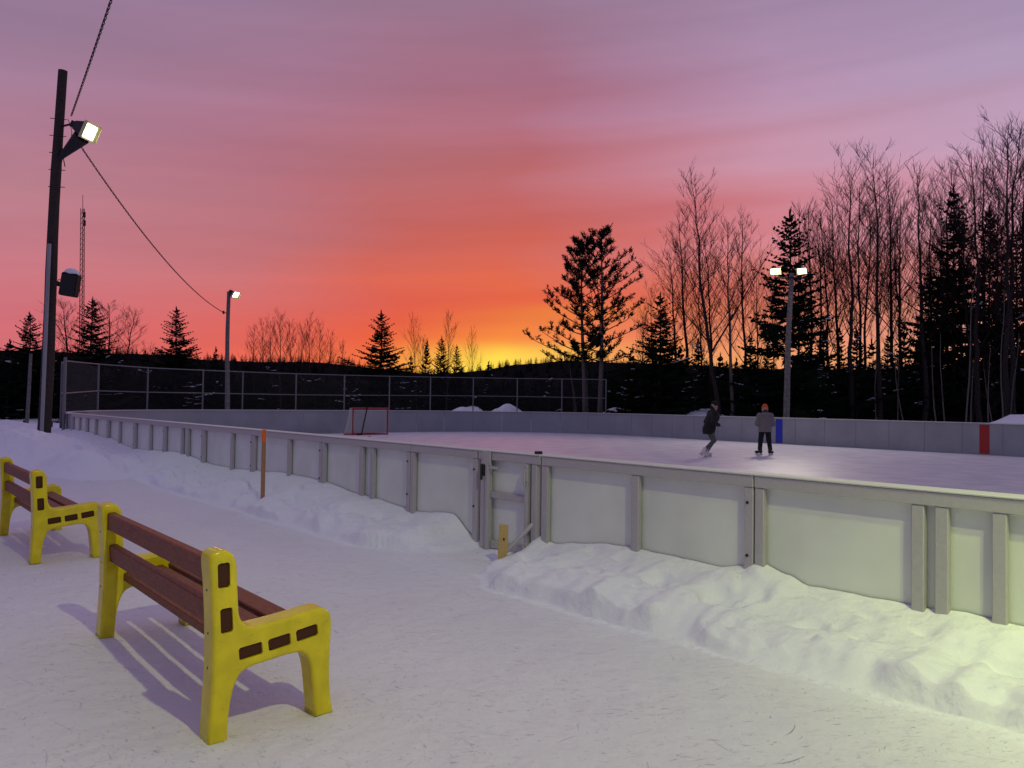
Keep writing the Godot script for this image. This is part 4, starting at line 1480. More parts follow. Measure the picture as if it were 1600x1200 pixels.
func hills_and_wood() -> void:
	var b := MB.new()
	var radii := [100.0, 110.0, 130.0, 150.0, 175.0, 200.0, 230.0, 260.0, 290.0, 310.0, 360.0, 450.0, 600.0]
	var n := 180
	for r in radii:
		for s in n:
			var a: float = -180.0 + 360.0 * s / n
			var w := deg_to_rad(a + 40.55)
			b.vert(Vector3(sin(w) * r, hill_height(a, r) + 0.6 * fnz.get_noise_2d(a * 40.0, r * 3.0) * smoothstep(110.0, 180.0, r), -cos(w) * r), Vector3(-sin(w) * 0.1, 1, cos(w) * 0.1).normalized())
	for k in radii.size() - 1:
		for s in n:
			var a0 := k * n + s
			var a1 := k * n + (s + 1) % n
			b.face(a0, a1, a1 + n); b.face(a0, a1 + n, a0 + n)
	struct("wooded_hill", b.mesh(), M.far_wood)

	# the mass of young conifers between the rink and the hills, and on the slopes
	rng.seed = 77
	var far := MultiMesh.new()
	far.transform_format = MultiMesh.TRANSFORM_3D
	var fm: Array = spruce_meshes(91, 13, 0.1, 0.0, 5.0, 1.5)
	far.mesh = fm[1]
	var spots := []
	for k in 1500:                                      # near belt
		var a := rng.randf_range(-44.0, 46.0)
		var r := 64.0 + 50.0 * pow(rng.randf(), 1.3)
		if a > -4.0: r = maxf(r * 0.85, 53.0)
		var s := rng.randf_range(0.55, 0.95) * (1.0 if a < 8.0 else 1.05)
		if a > -14.0 and a < 4.0: s *= 0.8
		spots.append([a, r, s, -0.2])
	for k in 2600:
		var a := rng.randf_range(-60.0, 62.0)
		var r := sqrt(rng.randf_range(110.0 * 110.0, 312.0 * 312.0))
		spots.append([a, r, rng.randf_range(0.25, 0.6), hill_height(a, r) - 0.3])
	far.instance_count = spots.size()
	for k in spots.size():
		var q: Array = spots[k]
		var w := deg_to_rad(q[0] + 40.55)
		var sc: float = q[2]
		far.set_instance_transform(k, Transform3D(Basis(Vector3.UP, rng.randf() * TAU) * Basis.from_scale(Vector3(sc * rng.randf_range(0.8, 1.3), sc, sc * rng.randf_range(0.8, 1.3))), Vector3(sin(w) * q[1], q[3], -cos(w) * q[1])))
	var mi := MultiMeshInstance3D.new()
	mi.multimesh = far
	mi.material_override = M.needles
	mi.name = "distant_forest"
	mi.set_meta("kind", "stuff")
	mi.set_meta("label", "dark mass of forest covering the low hills on the horizon")
	add_child(mi)

# ------------------------------------------------------------------ people
# A figure is a set of tapered capsules blended into one skin (surface nets on a grid).
func skin_mesh(bones: Array, cell: float, k: float, cut_low := -10.0, cut_high := 10.0) -> ArrayMesh:
	var lo := Vector3(1e9, 1e9, 1e9)
	var hi := -lo
	for q in bones:
		var m: float = maxf(q[2], q[3]) + cell * 2.0
		for e in 2:
			lo = lo.min(q[e] - Vector3(m, m, m)); hi = hi.max(q[e] + Vector3(m, m, m))
	lo.y = maxf(lo.y, cut_low - cell * 2.0); hi.y = minf(hi.y, cut_high + cell * 2.0)
	var n := Vector3i(((hi - lo) / cell).ceil()) + Vector3i.ONE
	var f := PackedFloat32Array()
	f.resize(n.x * n.y * n.z)
	f.fill(1.0)
	for q in bones:
		var a: Vector3 = q[0]; var c: Vector3 = q[1]
		var ra: float = q[2]; var rb: float = q[3]
		var sq: Vector3 = q[4] if q.size() > 4 else Vector3.ONE      # flattening of the cross-section
		var m := maxf(ra, rb) + k + cell * 2.0
		var bl := Vector3i(((a.min(c) - Vector3(m, m, m) - lo) / cell).floor()).clamp(Vector3i.ZERO, n - Vector3i.ONE)
		var bh := Vector3i(((a.max(c) + Vector3(m, m, m) - lo) / cell).ceil()).clamp(Vector3i.ZERO, n - Vector3i.ONE)
		var ba := c - a
		var bb := maxf(ba.length_squared(), 1e-9)
		for z in range(bl.z, bh.z + 1):
			for y in range(bl.y, bh.y + 1):
				var row := (z * n.y + y) * n.x
				for x in range(bl.x, bh.x + 1):
					var p := lo + Vector3(x, y, z) * cell
					var u := clampf((p - a).dot(ba) / bb, 0.0, 1.0)
					var d := ((p - a - ba * u) / sq).length() - lerpf(ra, rb, u)
					var g := f[row + x]
					var h := maxf(k - absf(d - g), 0.0) / k
					f[row + x] = minf(d, g) - h * h * k * 0.25
	var b := MB.new()
	var id := PackedInt32Array()
	id.resize(f.size()); id.fill(-1)
	for z in n.z - 1:
		for y in n.y - 1:
			var py := lo.y + y * cell
			if py < cut_low or py > cut_high: continue
			for x in n.x - 1:
				var at := (z * n.y + y) * n.x + x
				var neg := 0
				for c in 8:
					if f[at + (c & 1) + ((c >> 1) & 1) * n.x + (c >> 2) * n.x * n.y] < 0.0: neg += 1
				if neg == 0 or neg == 8: continue
				var s := Vector3.ZERO
				var cnt := 0
				for e in 12:
					var ax := e / 4
					var o1 := (e & 1); var o2 := ((e >> 1) & 1)
					var c0 := Vector3i.ZERO
					c0[(ax + 1) % 3] = o1; c0[(ax + 2) % 3] = o2
					var c1 := c0; c1[ax] = 1
					var v0 := f[at + c0.x + c0.y * n.x + c0.z * n.x * n.y]
					var v1 := f[at + c1.x + c1.y * n.x + c1.z * n.x * n.y]
					if (v0 < 0.0) != (v1 < 0.0):
						s += Vector3(c0).lerp(Vector3(c1), v0 / (v0 - v1)); cnt += 1
				var g := Vector3(f[at + 1] - f[at], f[at + n.x] - f[at], f[at + n.x * n.y] - f[at])
				id[at] = b.vert(lo + (Vector3(x, y, z) + s / cnt) * cell, g.normalized())
	var st := [1, n.x, n.x * n.y]
	for z in range(1, n.z - 1):
		for y in range(1, n.y - 1):
			for x in range(1, n.x - 1):
				var at := (z * n.y + y) * n.x + x
				for ax in 3:
					if (f[at] < 0.0) == (f[at + st[ax]] < 0.0): continue
					var u: int = st[(ax + 1) % 3]; var w: int = st[(ax + 2) % 3]
					var q0 := id[at]; var q1 := id[at - u]; var q2 := id[at - u - w]; var q3 := id[at - w]
					if q0 < 0 or q1 < 0 or q2 < 0 or q3 < 0: continue
					b.face(q0, q1, q2); b.face(q0, q2, q3)
	return b.mesh()

func head_parts(o: Node3D, at: Vector3, yaw: float, hat: Material, brim: bool) -> void:
	# eyes, nose tip and mouth lie on the continuous head of the body; the hat is a knitted cap
	var bs := Basis(Vector3.UP, yaw)
	var b := MB.new()
	for s in [-1.0, 1.0]: b.ball(at + bs * Vector3(s * 0.031, 0.005, 0.088), Vector3(0.012, 0.008, 0.008), 5, 8)
	put("eye", b.mesh(), M.eye_dark, o)
	b = MB.new()
	b.box(at + bs * Vector3(0, -0.06, 0.088), Vector3(0.045, 0.009, 0.012), 0.003, bs)
	put("mouth", b.mesh(), material("lips", lin(0.3, 0.1, 0.09), 0.6), o)
	var hb := [[at + bs * Vector3(0, 0.05, -0.012), at + bs * Vector3(0, 0.085, -0.018), 0.104, 0.092]]
	if brim: hb.append([at + bs * Vector3(0, 0.115, -0.03), at + bs * Vector3(0, 0.13, -0.03), 0.06, 0.055])
	put("beanie", skin_mesh(hb, 0.009, 0.03, at.y + 0.015, 3.0), hat, o)

func head_bones(at: Vector3, yaw: float, neck: Vector3) -> Array:
	var bs := Basis(Vector3.UP, yaw)
	return [[at + bs * Vector3(0, 0.03, -0.015), at + bs * Vector3(0, 0.03, -0.03), 0.092, 0.09], [at + bs * Vector3(0, -0.02, 0.02), at + bs * Vector3(0, -0.075, 0.035), 0.07, 0.045],
		[at + bs * Vector3(0, 0.0, 0.085), at + bs * Vector3(0, -0.025, 0.1), 0.011, 0.015], [at + bs * Vector3(0.078, -0.01, -0.01), at + bs * Vector3(0.082, -0.04, -0.008), 0.016, 0.012], [at + bs * Vector3(-0.078, -0.01, -0.01), at + bs * Vector3(-0.082, -0.04, -0.008), 0.016, 0.012],
		[at + bs * Vector3(0, -0.05, -0.02), neck, 0.055, 0.06]]

func hand_bones(w: Vector3, dir: Vector3, side: Vector3) -> Array:
	# a relaxed hand: palm, four curled fingers of unequal length, a thumb off the side
	var up := dir.cross(side).normalized()
	var out := [[w, w + dir * 0.075, 0.024, 0.03, Vector3.ONE]]
	var root := w + dir * 0.085
	for k in 4:
		var off := side * (-0.027 + 0.018 * k)
		var l: float = [0.062, 0.074, 0.07, 0.054][k]
		var p := root + off
		var m := p + dir * l * 0.5 - up * 0.008
		out.append([p - dir * 0.02, m, 0.0095, 0.009]); out.append([m, m + (dir * 0.7 - up * 0.7) * l * 0.55, 0.009, 0.0075])
	out.append([w + dir * 0.025 + side * 0.022, w + dir * 0.06 + side * 0.05 - up * 0.01, 0.012, 0.0095])
	out.append([w + dir * 0.06 + side * 0.05 - up * 0.01, w + dir * 0.09 + side * 0.05 - up * 0.018, 0.0095, 0.008])
	return out

func skate(o: Node3D, ankle: Vector3, yaw: float, pitch: float, mat: Material) -> void:
	var bs := Basis(Vector3.UP, yaw) * Basis(Vector3(1, 0, 0), pitch)
	var q := func(x, y, z): return ankle + bs * Vector3(x, y, z)
	var boot := skin_mesh([[q.call(0, 0.1, -0.02), q.call(0, -0.01, -0.015), 0.058, 0.052], [q.call(0, -0.025, -0.035), q.call(0, -0.035, 0.1), 0.044, 0.04], [q.call(0, -0.035, 0.1), q.call(0, -0.042, 0.165), 0.042, 0.032]], 0.011, 0.04)
	var s := put("skate", boot, mat, o)
	var b := MB.new()
	b.box(q.call(0, -0.088, -0.035), Vector3(0.025, 0.035, 0.08), 0.005, bs)
	b.box(q.call(0, -0.088, 0.115), Vector3(0.025, 0.035, 0.08), 0.005, bs)
	b.box(q.call(0, -0.114, 0.04), Vector3(0.006, 0.022, 0.29), 0.002, bs)
	put("blade", b.mesh(), M.blade_steel, s)

func skaters() -> void:
	# local frame: the figure faces +z
	# 1: dark padded jacket, gliding on the left leg, knees bent, the other leg drawn behind
	var o := thing("person", "person in black padded jacket and grey leggings gliding on white skates, knees bent", "person", Vector3(19.93, ICE_Y, -14.02), 1.02)
	var hip := 0.84
	var bend := Vector3(0, 0, 0.05)
	var chest := Vector3(0, 1.22, 0.14)
	var head := Vector3(0.0, 1.535, 0.17)
	var lk := Vector3(0.07, 0.49, 0.17); var la := Vector3(0.05, 0.13, -0.05)
	var rk := Vector3(-0.08, 0.5, 0.12); var ra := Vector3(-0.06, 0.16, -0.2)
	var lh := Vector3(0.085, hip, 0.0); var rh := Vector3(-0.085, hip, 0.0)
	var ls := Vector3(0.17, 1.33, 0.1); var rs := Vector3(-0.17, 1.33, 0.1)
	var le := Vector3(0.24, 1.06, 0.0); var re := Vector3(-0.25, 1.06, 0.02)
	var lw := Vector3(0.17, 0.98, 0.2); var rw := Vector3(-0.17, 0.98, 0.22)
	var body := head_bones(head, 0.35, Vector3(0, 1.38, 0.12)) + [[Vector3(0, 0.85, 0), chest, 0.1, 0.12], [lh, lk, 0.07, 0.05], [lk, la, 0.05, 0.035], [rh, rk, 0.07, 0.05], [rk, ra, 0.05, 0.035], [ls, le, 0.045, 0.036], [le, lw, 0.036, 0.028], [rs, re, 0.045, 0.036], [re, rw, 0.036, 0.028], [chest, ls, 0.08, 0.05], [chest, rs, 0.08, 0.05]]
	put("body", skin_mesh(body, 0.014, 0.04), M.skin, o)
	var hands := hand_bones(lw, Vector3(-0.3, -0.2, 0.93).normalized(), Vector3(-0.9, 0.1, -0.25).normalized())
	put("hand", skin_mesh(hands, 0.006, 0.008), M.skin, o)
	hands = hand_bones(rw, Vector3(0.3, -0.2, 0.93).normalized(), Vector3(0.9, 0.1, -0.25).normalized())
	put("hand", skin_mesh(hands, 0.006, 0.008), M.skin, o)
	var coat := [[Vector3(0, 0.82, -0.01), Vector3(0, 1.0, 0.04), 0.185, 0.165], [Vector3(0, 1.0, 0.04), chest, 0.165, 0.175], [chest, ls, 0.14, 0.09], [chest, rs, 0.14, 0.09], [Vector3(0, 1.36, 0.12), Vector3(0, 1.42, 0.12), 0.085, 0.078], [ls, le, 0.085, 0.072], [le, lw, 0.072, 0.056], [rs, re, 0.085, 0.072], [re, rw, 0.072, 0.056], [Vector3(0, 0.76, -0.03), Vector3(0, 0.85, -0.02), 0.17, 0.18]]
	put("jacket", skin_mesh(coat, 0.015, 0.05, 0.69), M.jacket_black, o)
	var legs := [[lh, lk, 0.095, 0.066], [lk, la + Vector3(0, 0.04, 0), 0.064, 0.046], [rh, rk, 0.095, 0.066], [rk, ra + Vector3(0, 0.04, 0), 0.064, 0.046], [lh + Vector3(0, 0.03, 0), rh + Vector3(0, 0.03, 0), 0.1, 0.1], [lk + Vector3(0, -0.1, -0.09), lk + Vector3(0, -0.16, -0.12), 0.052, 0.045]]
	put("leggings", skin_mesh(legs, 0.014, 0.03), M.leggings_grey, o)
	skate(o, la, 0.2, 0.0, M.skate_white)
	skate(o, ra, -0.15, 0.5, M.skate_white)
	head_parts(o, head, 0.35, M.beanie_dark, false)
	put("hair", skin_mesh([[head + Vector3(0, 0.0, -0.07), head + Vector3(0, -0.12, -0.06), 0.07, 0.06]], 0.012, 0.02), M.beanie_dark, o)

	# 2: grey hooded jacket, orange cap, standing astride and looking away at the sunset
	o = thing("person", "person in grey hooded jacket, orange beanie and black trousers standing on black skates", "person", Vector3(22.37, ICE_Y, -13.62), 2.35)
	hip = 0.82
	chest = Vector3(0, 1.17, 0.0)
	head = Vector3(0, 1.46, 0.03)
	lk = Vector3(0.13, 0.47, 0.03); la = Vector3(0.16, 0.13, -0.02)
	rk = Vector3(-0.13, 0.47, 0.03); ra = Vector3(-0.16, 0.13, -0.02)
	lh = Vector3(0.09, hip, 0.0); rh = Vector3(-0.09, hip, 0.0)
	ls = Vector3(0.175, 1.26, -0.01); rs = Vector3(-0.175, 1.26, -0.01)
	le = Vector3(0.25, 1.0, -0.03); re = Vector3(-0.25, 1.0, -0.03)
	lw = Vector3(0.16, 0.96, 0.19); rw = Vector3(-0.16, 0.96, 0.19)
	body = head_bones(head, -0.2, Vector3(0, 1.31, 0.0)) + [[Vector3(0, 0.83, 0), chest, 0.1, 0.12], [lh, lk, 0.07, 0.05], [lk, la, 0.05, 0.035], [rh, rk, 0.07, 0.05], [rk, ra, 0.05, 0.035], [ls, le, 0.045, 0.036], [le, lw, 0.036, 0.028], [rs, re, 0.045, 0.036], [re, rw, 0.036, 0.028], [chest, ls, 0.08, 0.05], [chest, rs, 0.08, 0.05]]
	put("body", skin_mesh(body, 0.014, 0.04), M.skin, o)
	put("hand", skin_mesh(hand_bones(lw, Vector3(-0.5, -0.1, 0.86).normalized(), Vector3(-0.8, 0.3, -0.45).normalized()), 0.006, 0.008), M.skin, o)
	put("hand", skin_mesh(hand_bones(rw, Vector3(0.5, -0.1, 0.86).normalized(), Vector3(0.8, 0.3, -0.45).normalized()), 0.006, 0.008), M.skin, o)
	coat = [[Vector3(0.05, 0.78, 0), Vector3(0.05, 1.0, 0), 0.155, 0.15], [Vector3(-0.05, 0.78, 0), Vector3(-0.05, 1.0, 0), 0.155, 0.15], [Vector3(0, 1.0, 0), chest, 0.17, 0.17], [chest, ls, 0.13, 0.085], [chest, rs, 0.13, 0.085], [ls, le, 0.085, 0.075], [le, lw, 0.072, 0.055], [rs, re, 0.085, 0.075], [re, rw, 0.072, 0.055], [Vector3(0, 1.29, 0), Vector3(0, 1.34, 0.01), 0.09, 0.08]]
	var jacket := put("jacket", skin_mesh(coat, 0.015, 0.045, 0.72), M.jacket_grey, o)
	put("hood", skin_mesh([[Vector3(-0.08, 1.3, -0.09), Vector3(0.08, 1.3, -0.09), 0.065, 0.065], [Vector3(0, 1.28, -0.13), Vector3(0, 1.18, -0.16), 0.07, 0.035], [Vector3(-0.08, 1.3, -0.09), Vector3(-0.07, 1.32, 0.05), 0.05, 0.04], [Vector3(0.08, 1.3, -0.09), Vector3(0.07, 1.32, 0.05), 0.05, 0.04]], 0.013, 0.04), M.jacket_grey, jacket)
	legs = [[lh, lk, 0.1, 0.076], [lk, la + Vector3(0, 0.07, 0), 0.074, 0.07], [rh, rk, 0.1, 0.076], [rk, ra + Vector3(0, 0.07, 0), 0.074, 0.07], [lh + Vector3(0, 0.03, 0), rh + Vector3(0, 0.03, 0), 0.11, 0.11]]
	put("trousers", skin_mesh(legs, 0.014, 0.03), M.trousers_black, o)
	skate(o, la, 0.75, 0.0, M.skate_black)
	skate(o, ra, -0.75, 0.0, M.skate_black)
	head_parts(o, head, -0.2, M.beanie_orange, true)
	put("hair", skin_mesh([[head + Vector3(0, -0.03, -0.05), head + Vector3(0, -0.13, -0.05), 0.07, 0.06], [head + Vector3(-0.06, -0.08, -0.01), head + Vector3(-0.1, -0.17, -0.02), 0.045, 0.04]], 0.012, 0.03), M.hair_brown, o)

# ------------------------------------------------------------------ the scene
const PATH_LAMP_LOOK := Vector3(0.15, -0.95, -0.3)
const PATH_LAMP_POWER := 24.0
const RINK_LAMP_LOOK := Vector3(0.57, -0.82, 0.08)
const RINK_LAMP_POWER := 70.0

func _ready() -> void:
	# camera
	var cam := Camera3D.new()
	cam.name = "camera"
	cam.fov = 52.75
	cam.near = 0.05
	cam.far = 4000.0
	add_child(cam)
	cam.position = Vector3(0, 1.5, 0)
	cam.basis = Basis(Vector3.UP, deg_to_rad(-40.55)) * Basis(Vector3.RIGHT, atan(28.7 / 1210.0)) * Basis(Vector3.FORWARD, -atan(0.0135))
	cam.current = true
	# sky and exposure: dusk, the sun already down, so no sun lamp
	var env := Environment.new()
	env.background_mode = Environment.BG_SKY
	var sky := Sky.new()
	var pano := PanoramaSkyMaterial.new()
	pano.panorama = make_sky()
	sky.sky_material = pano
	env.sky = sky
	env.background_energy_multiplier = 1.0
	env.tonemap_mode = Environment.TONE_MAPPER_LINEAR
	env.tonemap_exposure = 1.0
	env.sdfgi_enabled = true; env.ssao_enabled = true; env.ssil_enabled = true
	var we := WorldEnvironment.new()
	we.name = "world"
	we.environment = env
	add_child(we)

	make_materials()
	# setting
	snow_ground()
	ice_sheet()
	hills_and_wood()
	snow_pile(Vector3(27.2, -0.3, -35.6), Vector3(2.6, 1.5, 1.8), 1)
	snow_pile(Vector3(29.2, -0.3, -34.4), Vector3(2.4, 1.6, 1.5), 2)
	snow_pile(Vector3(33.0, -0.3, -29.2), Vector3(2.2, 1.6, 2.4), 3)
	snow_pile(Vector3(34.2, -0.3, -24.6), Vector3(2.4, 1.6, 2.6), 4)
	snow_pile(Vector3(34.6, -0.3, -8.0), Vector3(4.0, 1.72, 6.4), 5)
	# large structures
	near_boards()
	gate()
	inner_boards()
	chain_fence()
	lamp_poles()
	lattice_tower()
	cable("twisted overhead cable rising from the left lamp pole to beyond the top edge", Vector3(3.95, 8.35, -21.3), Vector3(1.35, 8.7, 3.2), 0.25)
	cable("twisted overhead cable sagging from the left lamp pole to the far end lamp pole", Vector3(4.05, 7.65, -21.0), Vector3(13.78, 5.7, -37.83), 0.55)
	trees()
	# things
	goal()
	make_bench("nearest yellow bench with reddish wooden slats, its shadow on the snow", Vector3(1.155, 0, -3.39), 2.02)
	make_bench("second yellow bench behind the nearest one, cut off by the left edge of the photo", Vector3(1.205, 0, -8.02), 1.98)
	stakes()
	skaters()

func trees() -> void:
	for k in 7: stock.append(bare_meshes(100 + k, 10.0, 1.0, Vector3.ZERO, 0.3 + 0.03 * (k % 3)))
	for k in 3: spruces.append(spruce_meshes(200 + k, 30, 0.12, 0.5, 8.0, 3.0, 0.05))
	for k in 4: firs.append(spruce_meshes(300 + k, 21, 0.12, 0.95, 5.0, 1.3, [0.02, 0.2, 0.06, 0.11][k]))
	pine("tall pine with pale lower trunk, right of the two pines behind the far corner", Vector3(30.61, -0.1, -28.49), 10.6, 5, 0.36, [[0.5, 3.6, 2.2, 0.3], [0.55, -0.7, 2.4, 0.4]], 7)
	pine("slightly shorter pine, left of the two, with a long low branch to the left", Vector3(30.62, -0.1, -29.8), 10.1, 8, 0.38, [[0.4, 3.83, 3.3, 0.42], [0.43, 3.7, 2.6, 0.5], [0.37, 4.0, 2.2, 0.35]], 11)
	bare(43.58, -10.15, 13.72, -0.35, 0.13, 1.00, "bare tree behind the far boards, second beyond the right edge of the photo", false, 0, 0.00)
	bare(44.81, -11.74, 15.31, -0.39, 0.14, 1.00, "bare tree behind the far boards, first beyond the right edge of the photo", false, 0, 0.00)
	bare(45.00, -12.88, 14.70, -0.30, 0.20, 1.00, "bare tree right of the far lamp pole, first from the right", false, 0, 0.00)
	bare(40.04, -11.86, 14.55, -0.20, 0.28, 1.00, "bare tree right of the far lamp pole, second from the right", false, 0, 0.00)
	bare(37.46, -11.44, 14.43, -0.25, 0.24, 1.10, "tallest bare tree, reaching highest near the right edge of the photo", false, 43, 0.00)
	bare(45.05, -14.16, 13.36, -0.34, 0.12, 0.80, "bare tree right of the far lamp pole, third from the right", false, 0, 0.00)
	bare(48.00, -15.59, 15.74, -0.24, 0.28, 0.90, "bare tree right of the far lamp pole, fourth from the right", false, 0, 0.00)
	bare(39.96, -13.25, 13.94, -0.56, -0.05, 1.00, "bare tree right of the far lamp pole, fifth from the right", false, 0, 0.00)
	bare(41.80, -14.31, 12.59, -0.51, -0.05, 0.80, "bare tree right of the far lamp pole, sixth from the right", false, 0, 0.00)
	bare(50.19, -17.66, 14.35, -0.46, 0.06, 0.80, "bare tree with pale lower trunk before the big dark spruces at right", true, 0, 0.00)
	bare(44.27, -16.14, 14.78, -0.28, 0.22, 0.90, "bare tree right of the far lamp pole, seventh from the right", false, 0, 0.00)
	bare(46.05, -17.25, 13.50, -0.27, 0.19, 0.80, "bare tree right of the far lamp pole, eighth from the right", false, 0, 0.00)
	bare(48.86, -18.80, 14.70, -0.49, 0.04, 0.80, "bare tree right of the far lamp pole, ninth from the right", false, 0, 0.00)
	bare(40.03, -15.82, 13.66, -0.42, 0.06, 1.00, "bare tree right of the far lamp pole, tenth from the right", false, 0, 0.00)
	bare(49.83, -20.60, 13.66, -0.95, -0.39, 0.90, "bare tree right of the far lamp pole, eleventh from the right", false, 0, 0.00)
	bare(42.21, -17.91, 13.05, -0.13, 0.30, 0.90, "bare tree right of the far lamp pole, twelfth from the right", false, 0, 0.00)
	bare(47.01, -20.38, 15.74, -0.52, 0.05, 0.90, "bare tree right of the far lamp pole, thirteenth from the right", false, 0, 0.00)
	bare(37.59, -16.60, 14.47, -0.58, -0.05, 1.00, "tall bare tree with pointed top standing midway along the right-hand thicket", false, 45, 0.00)
	bare(41.97, -19.42, 13.17, -0.29, 0.17, 0.80, "bare tree right of the far lamp pole, fourteenth from the right", false, 0, 0.00)
	bare(46.67, -21.99, 15.52, -0.52, 0.04, 0.80, "bare tree right of the far lamp pole, fifteenth from the right", false, 0, 0.00)
	bare(37.41, -18.07, 14.24, -0.51, 0.01, 1.00, "tall bare tree whose thin top stands out right of the far lamp pole", false, 44, 0.00)
	bare(43.90, -21.73, 14.05, -0.76, -0.21, 0.90, "bare tree right of the far lamp pole, sixteenth from the right", false, 0, 0.00)
	bare(39.59, -20.15, 12.01, -0.72, -0.24, 0.90, "bare tree right of the far lamp pole, seventeenth from the right", false, 0, 0.00)
	bare(45.85, -24.00, 13.40, -0.62, -0.11, 0.90, "bare tree right of the far lamp pole, eighteenth from the right", false, 0, 0.00)
	bare(41.59, -22.38, 13.24, -0.51, -0.02, 0.90, "bare tree right of the far lamp pole, nineteenth from the right", false, 0, 0.00)
	bare(46.70, -25.92, 15.12, -0.61, -0.05, 0.70, "bare tree right of the far lamp pole, twentieth from the right", false, 0, 0.00)
	bare(45.44, -26.99, 10.35, -0.39, -0.01, 0.70, "bare tree between the two pines and the far lamp pole, first from the right", false, 0, 0.00)
	bare(44.56, -27.74, 11.16, -0.47, -0.06, 0.80, "bare tree between the two pines and the far lamp pole, second from the right", false, 0, 0.00)
	bare(40.59, -25.87, 13.04, -0.57, -0.08, 0.90, "bare tree between the two pines and the far lamp pole, third from the right", false, 0, 0.00)
	bare(33.79, -22.48, 11.33, -0.51, -0.08, 0.90, "bare tree with slim straight pale trunk just right of the leaning forked one", true, 42, 0.00)
	bare(32.59, -22.19, 13.45, -1.37, -0.75, 1.00, "tall bare tree with a leaning, forked trunk behind the black-jacketed skater", false, 41, 0.36)
	bare(40.67, -28.44, 12.71, -0.69, -0.19, 0.90, "bare tree between the two pines and the far lamp pole, fourth from the right", false, 0, 0.00)
	bare(43.53, -31.26, 11.49, -0.56, -0.12, 0.80, "bare tree between the two pines and the far lamp pole, fifth from the right", false, 0, 0.00)
	bare(37.99, -28.10, 12.99, -0.74, -0.23, 1.00, "bare tree between the two pines and the far lamp pole, sixth from the right", false, 0, 0.00)
	bare(35.85, -27.30, 10.48, -0.82, -0.38, 1.00, "bare tree between the two pines and the far lamp pole, seventh from the right", false, 0, 0.00)
	bare(38.05, -30.68, 9.10, -0.54, -0.17, 0.90, "bare tree between the two pines and the far lamp pole, eighth from the right", false, 0, 0.00)
	bare(38.85, -32.63, 8.17, -0.05, 0.21, 0.80, "bare tree between the two pines and the far lamp pole, ninth from the right", false, 0, 0.00)
	bare(33.68, -43.64, 6.86, -0.18, 0.06, 0.60, "small bare tree on the skyline behind the end fence, first from the right", false, 0, 0.00)
	bare(30.50, -42.40, 7.62, -0.06, 0.18, 0.70, "small bare tree on the skyline behind the end fence, second from the right", false, 0, 0.00)
	bare(33.95, -49.99, 6.79, -0.33, -0.07, 0.60, "small bare tree on the skyline behind the end fence, third from the right", false, 0, 0.00)
	bare(29.03, -43.66, 7.46, -0.39, -0.10, 0.60, "small bare tree on the skyline behind the end fence, fourth from the right", false, 0, 0.00)
	bare(31.95, -59.60, 6.69, -0.09, 0.13, 0.80, "small bare tree on the skyline behind the end fence, fifth from the right", false, 0, 0.00)
	bare(29.24, -56.65, 7.13, -0.11, 0.13, 0.80, "small bare tree on the skyline behind the end fence, sixth from the right", false, 0, 0.00)
	bare(30.54, -60.80, 8.46, -0.26, 0.04, 0.80, "small bare tree on the skyline behind the end fence, seventh from the right", false, 0, 0.00)
	bare(26.79, -54.80, 8.15, -0.28, 0.01, 0.80, "small bare tree on the skyline behind the end fence, eighth from the right", false, 0, 0.00)
	bare(27.52, -58.12, 7.76, -0.12, 0.14, 0.80, "small bare tree on the skyline behind the end fence, ninth from the right", false, 0, 0.00)
	bare(27.85, -60.47, 8.32, -0.29, 0.01, 0.80, "small bare tree on the skyline behind the end fence, tenth from the right", false, 0, 0.00)
	bare(24.58, -55.37, 8.30, -0.21, 0.08, 0.80, "small bare tree on the skyline behind the end fence, eleventh from the right", false, 0, 0.00)
	bare(24.98, -57.66, 8.02, -0.28, 0.01, 0.80, "small bare tree on the skyline behind the end fence, twelfth from the right", false, 0, 0.00)
	bare(26.89, -63.92, 8.34, -0.38, -0.06, 0.80, "small bare tree on the skyline behind the end fence, thirteenth from the right", false, 0, 0.00)
	bare(24.64, -60.58, 7.56, -0.19, 0.07, 0.80, "small bare tree on the skyline behind the end fence, fourteenth from the right", false, 0, 0.00)
	bare(18.26, -66.05, 5.86, 0.01, 0.19, 0.90, "bare bush-like tree on the skyline right of the round spruce, far left", false, 0, 0.00)
	bare(15.55, -63.10, 8.34, 0.59, 0.76, 1.40, "spreading bare tree arching right of the spruce beside the leaning pole", false, 0, 0.00)
	bare(14.24, -61.58, 8.64, 0.13, 0.38, 1.50, "bare tree behind the spruce right of the leaning lamp pole", false, 0, 0.00)
	bare(12.71, -65.53, 9.03, -0.81, -0.42, 1.50, "bare tree just right of the leaning lamp pole, behind the mast", false, 0, 0.00)
	sapling(37.67, -11.26, 4.75, -0.20, -0.03, "pale sapling right of the far lamp pole, first from the right", 500)
	sapling(36.25, -11.16, 6.50, -0.25, -0.01, "pale sapling right of the far lamp pole, second from the right", 501)
	sapling(38.30, -12.04, 3.71, -0.27, -0.11, "pale sapling right of the far lamp pole, third from the right", 502)
	sapling(35.85, -11.50, 3.98, -0.26, -0.10, "pale sapling right of the far lamp pole, fourth from the right", 503)
	sapling(36.35, -12.39, 3.64, -0.11, 0.02, "pale sapling right of the far lamp pole, fifth from the right", 504)
	sapling(33.99, -11.78, 7.09, -0.34, -0.07, "pale sapling right of the far lamp pole, sixth from the right", 505)
	sapling(36.63, -13.46, 4.81, -0.29, -0.10, "pale sapling right of the far lamp pole, seventh from the right", 506)
	sapling(35.35, -13.24, 4.16, -0.48, -0.28, "pale sapling right of the far lamp pole, eighth from the right", 507)
	sapling(37.48, -15.38, 4.38, -0.47, -0.27, "pale sapling right of the far lamp pole, ninth from the right", 508)
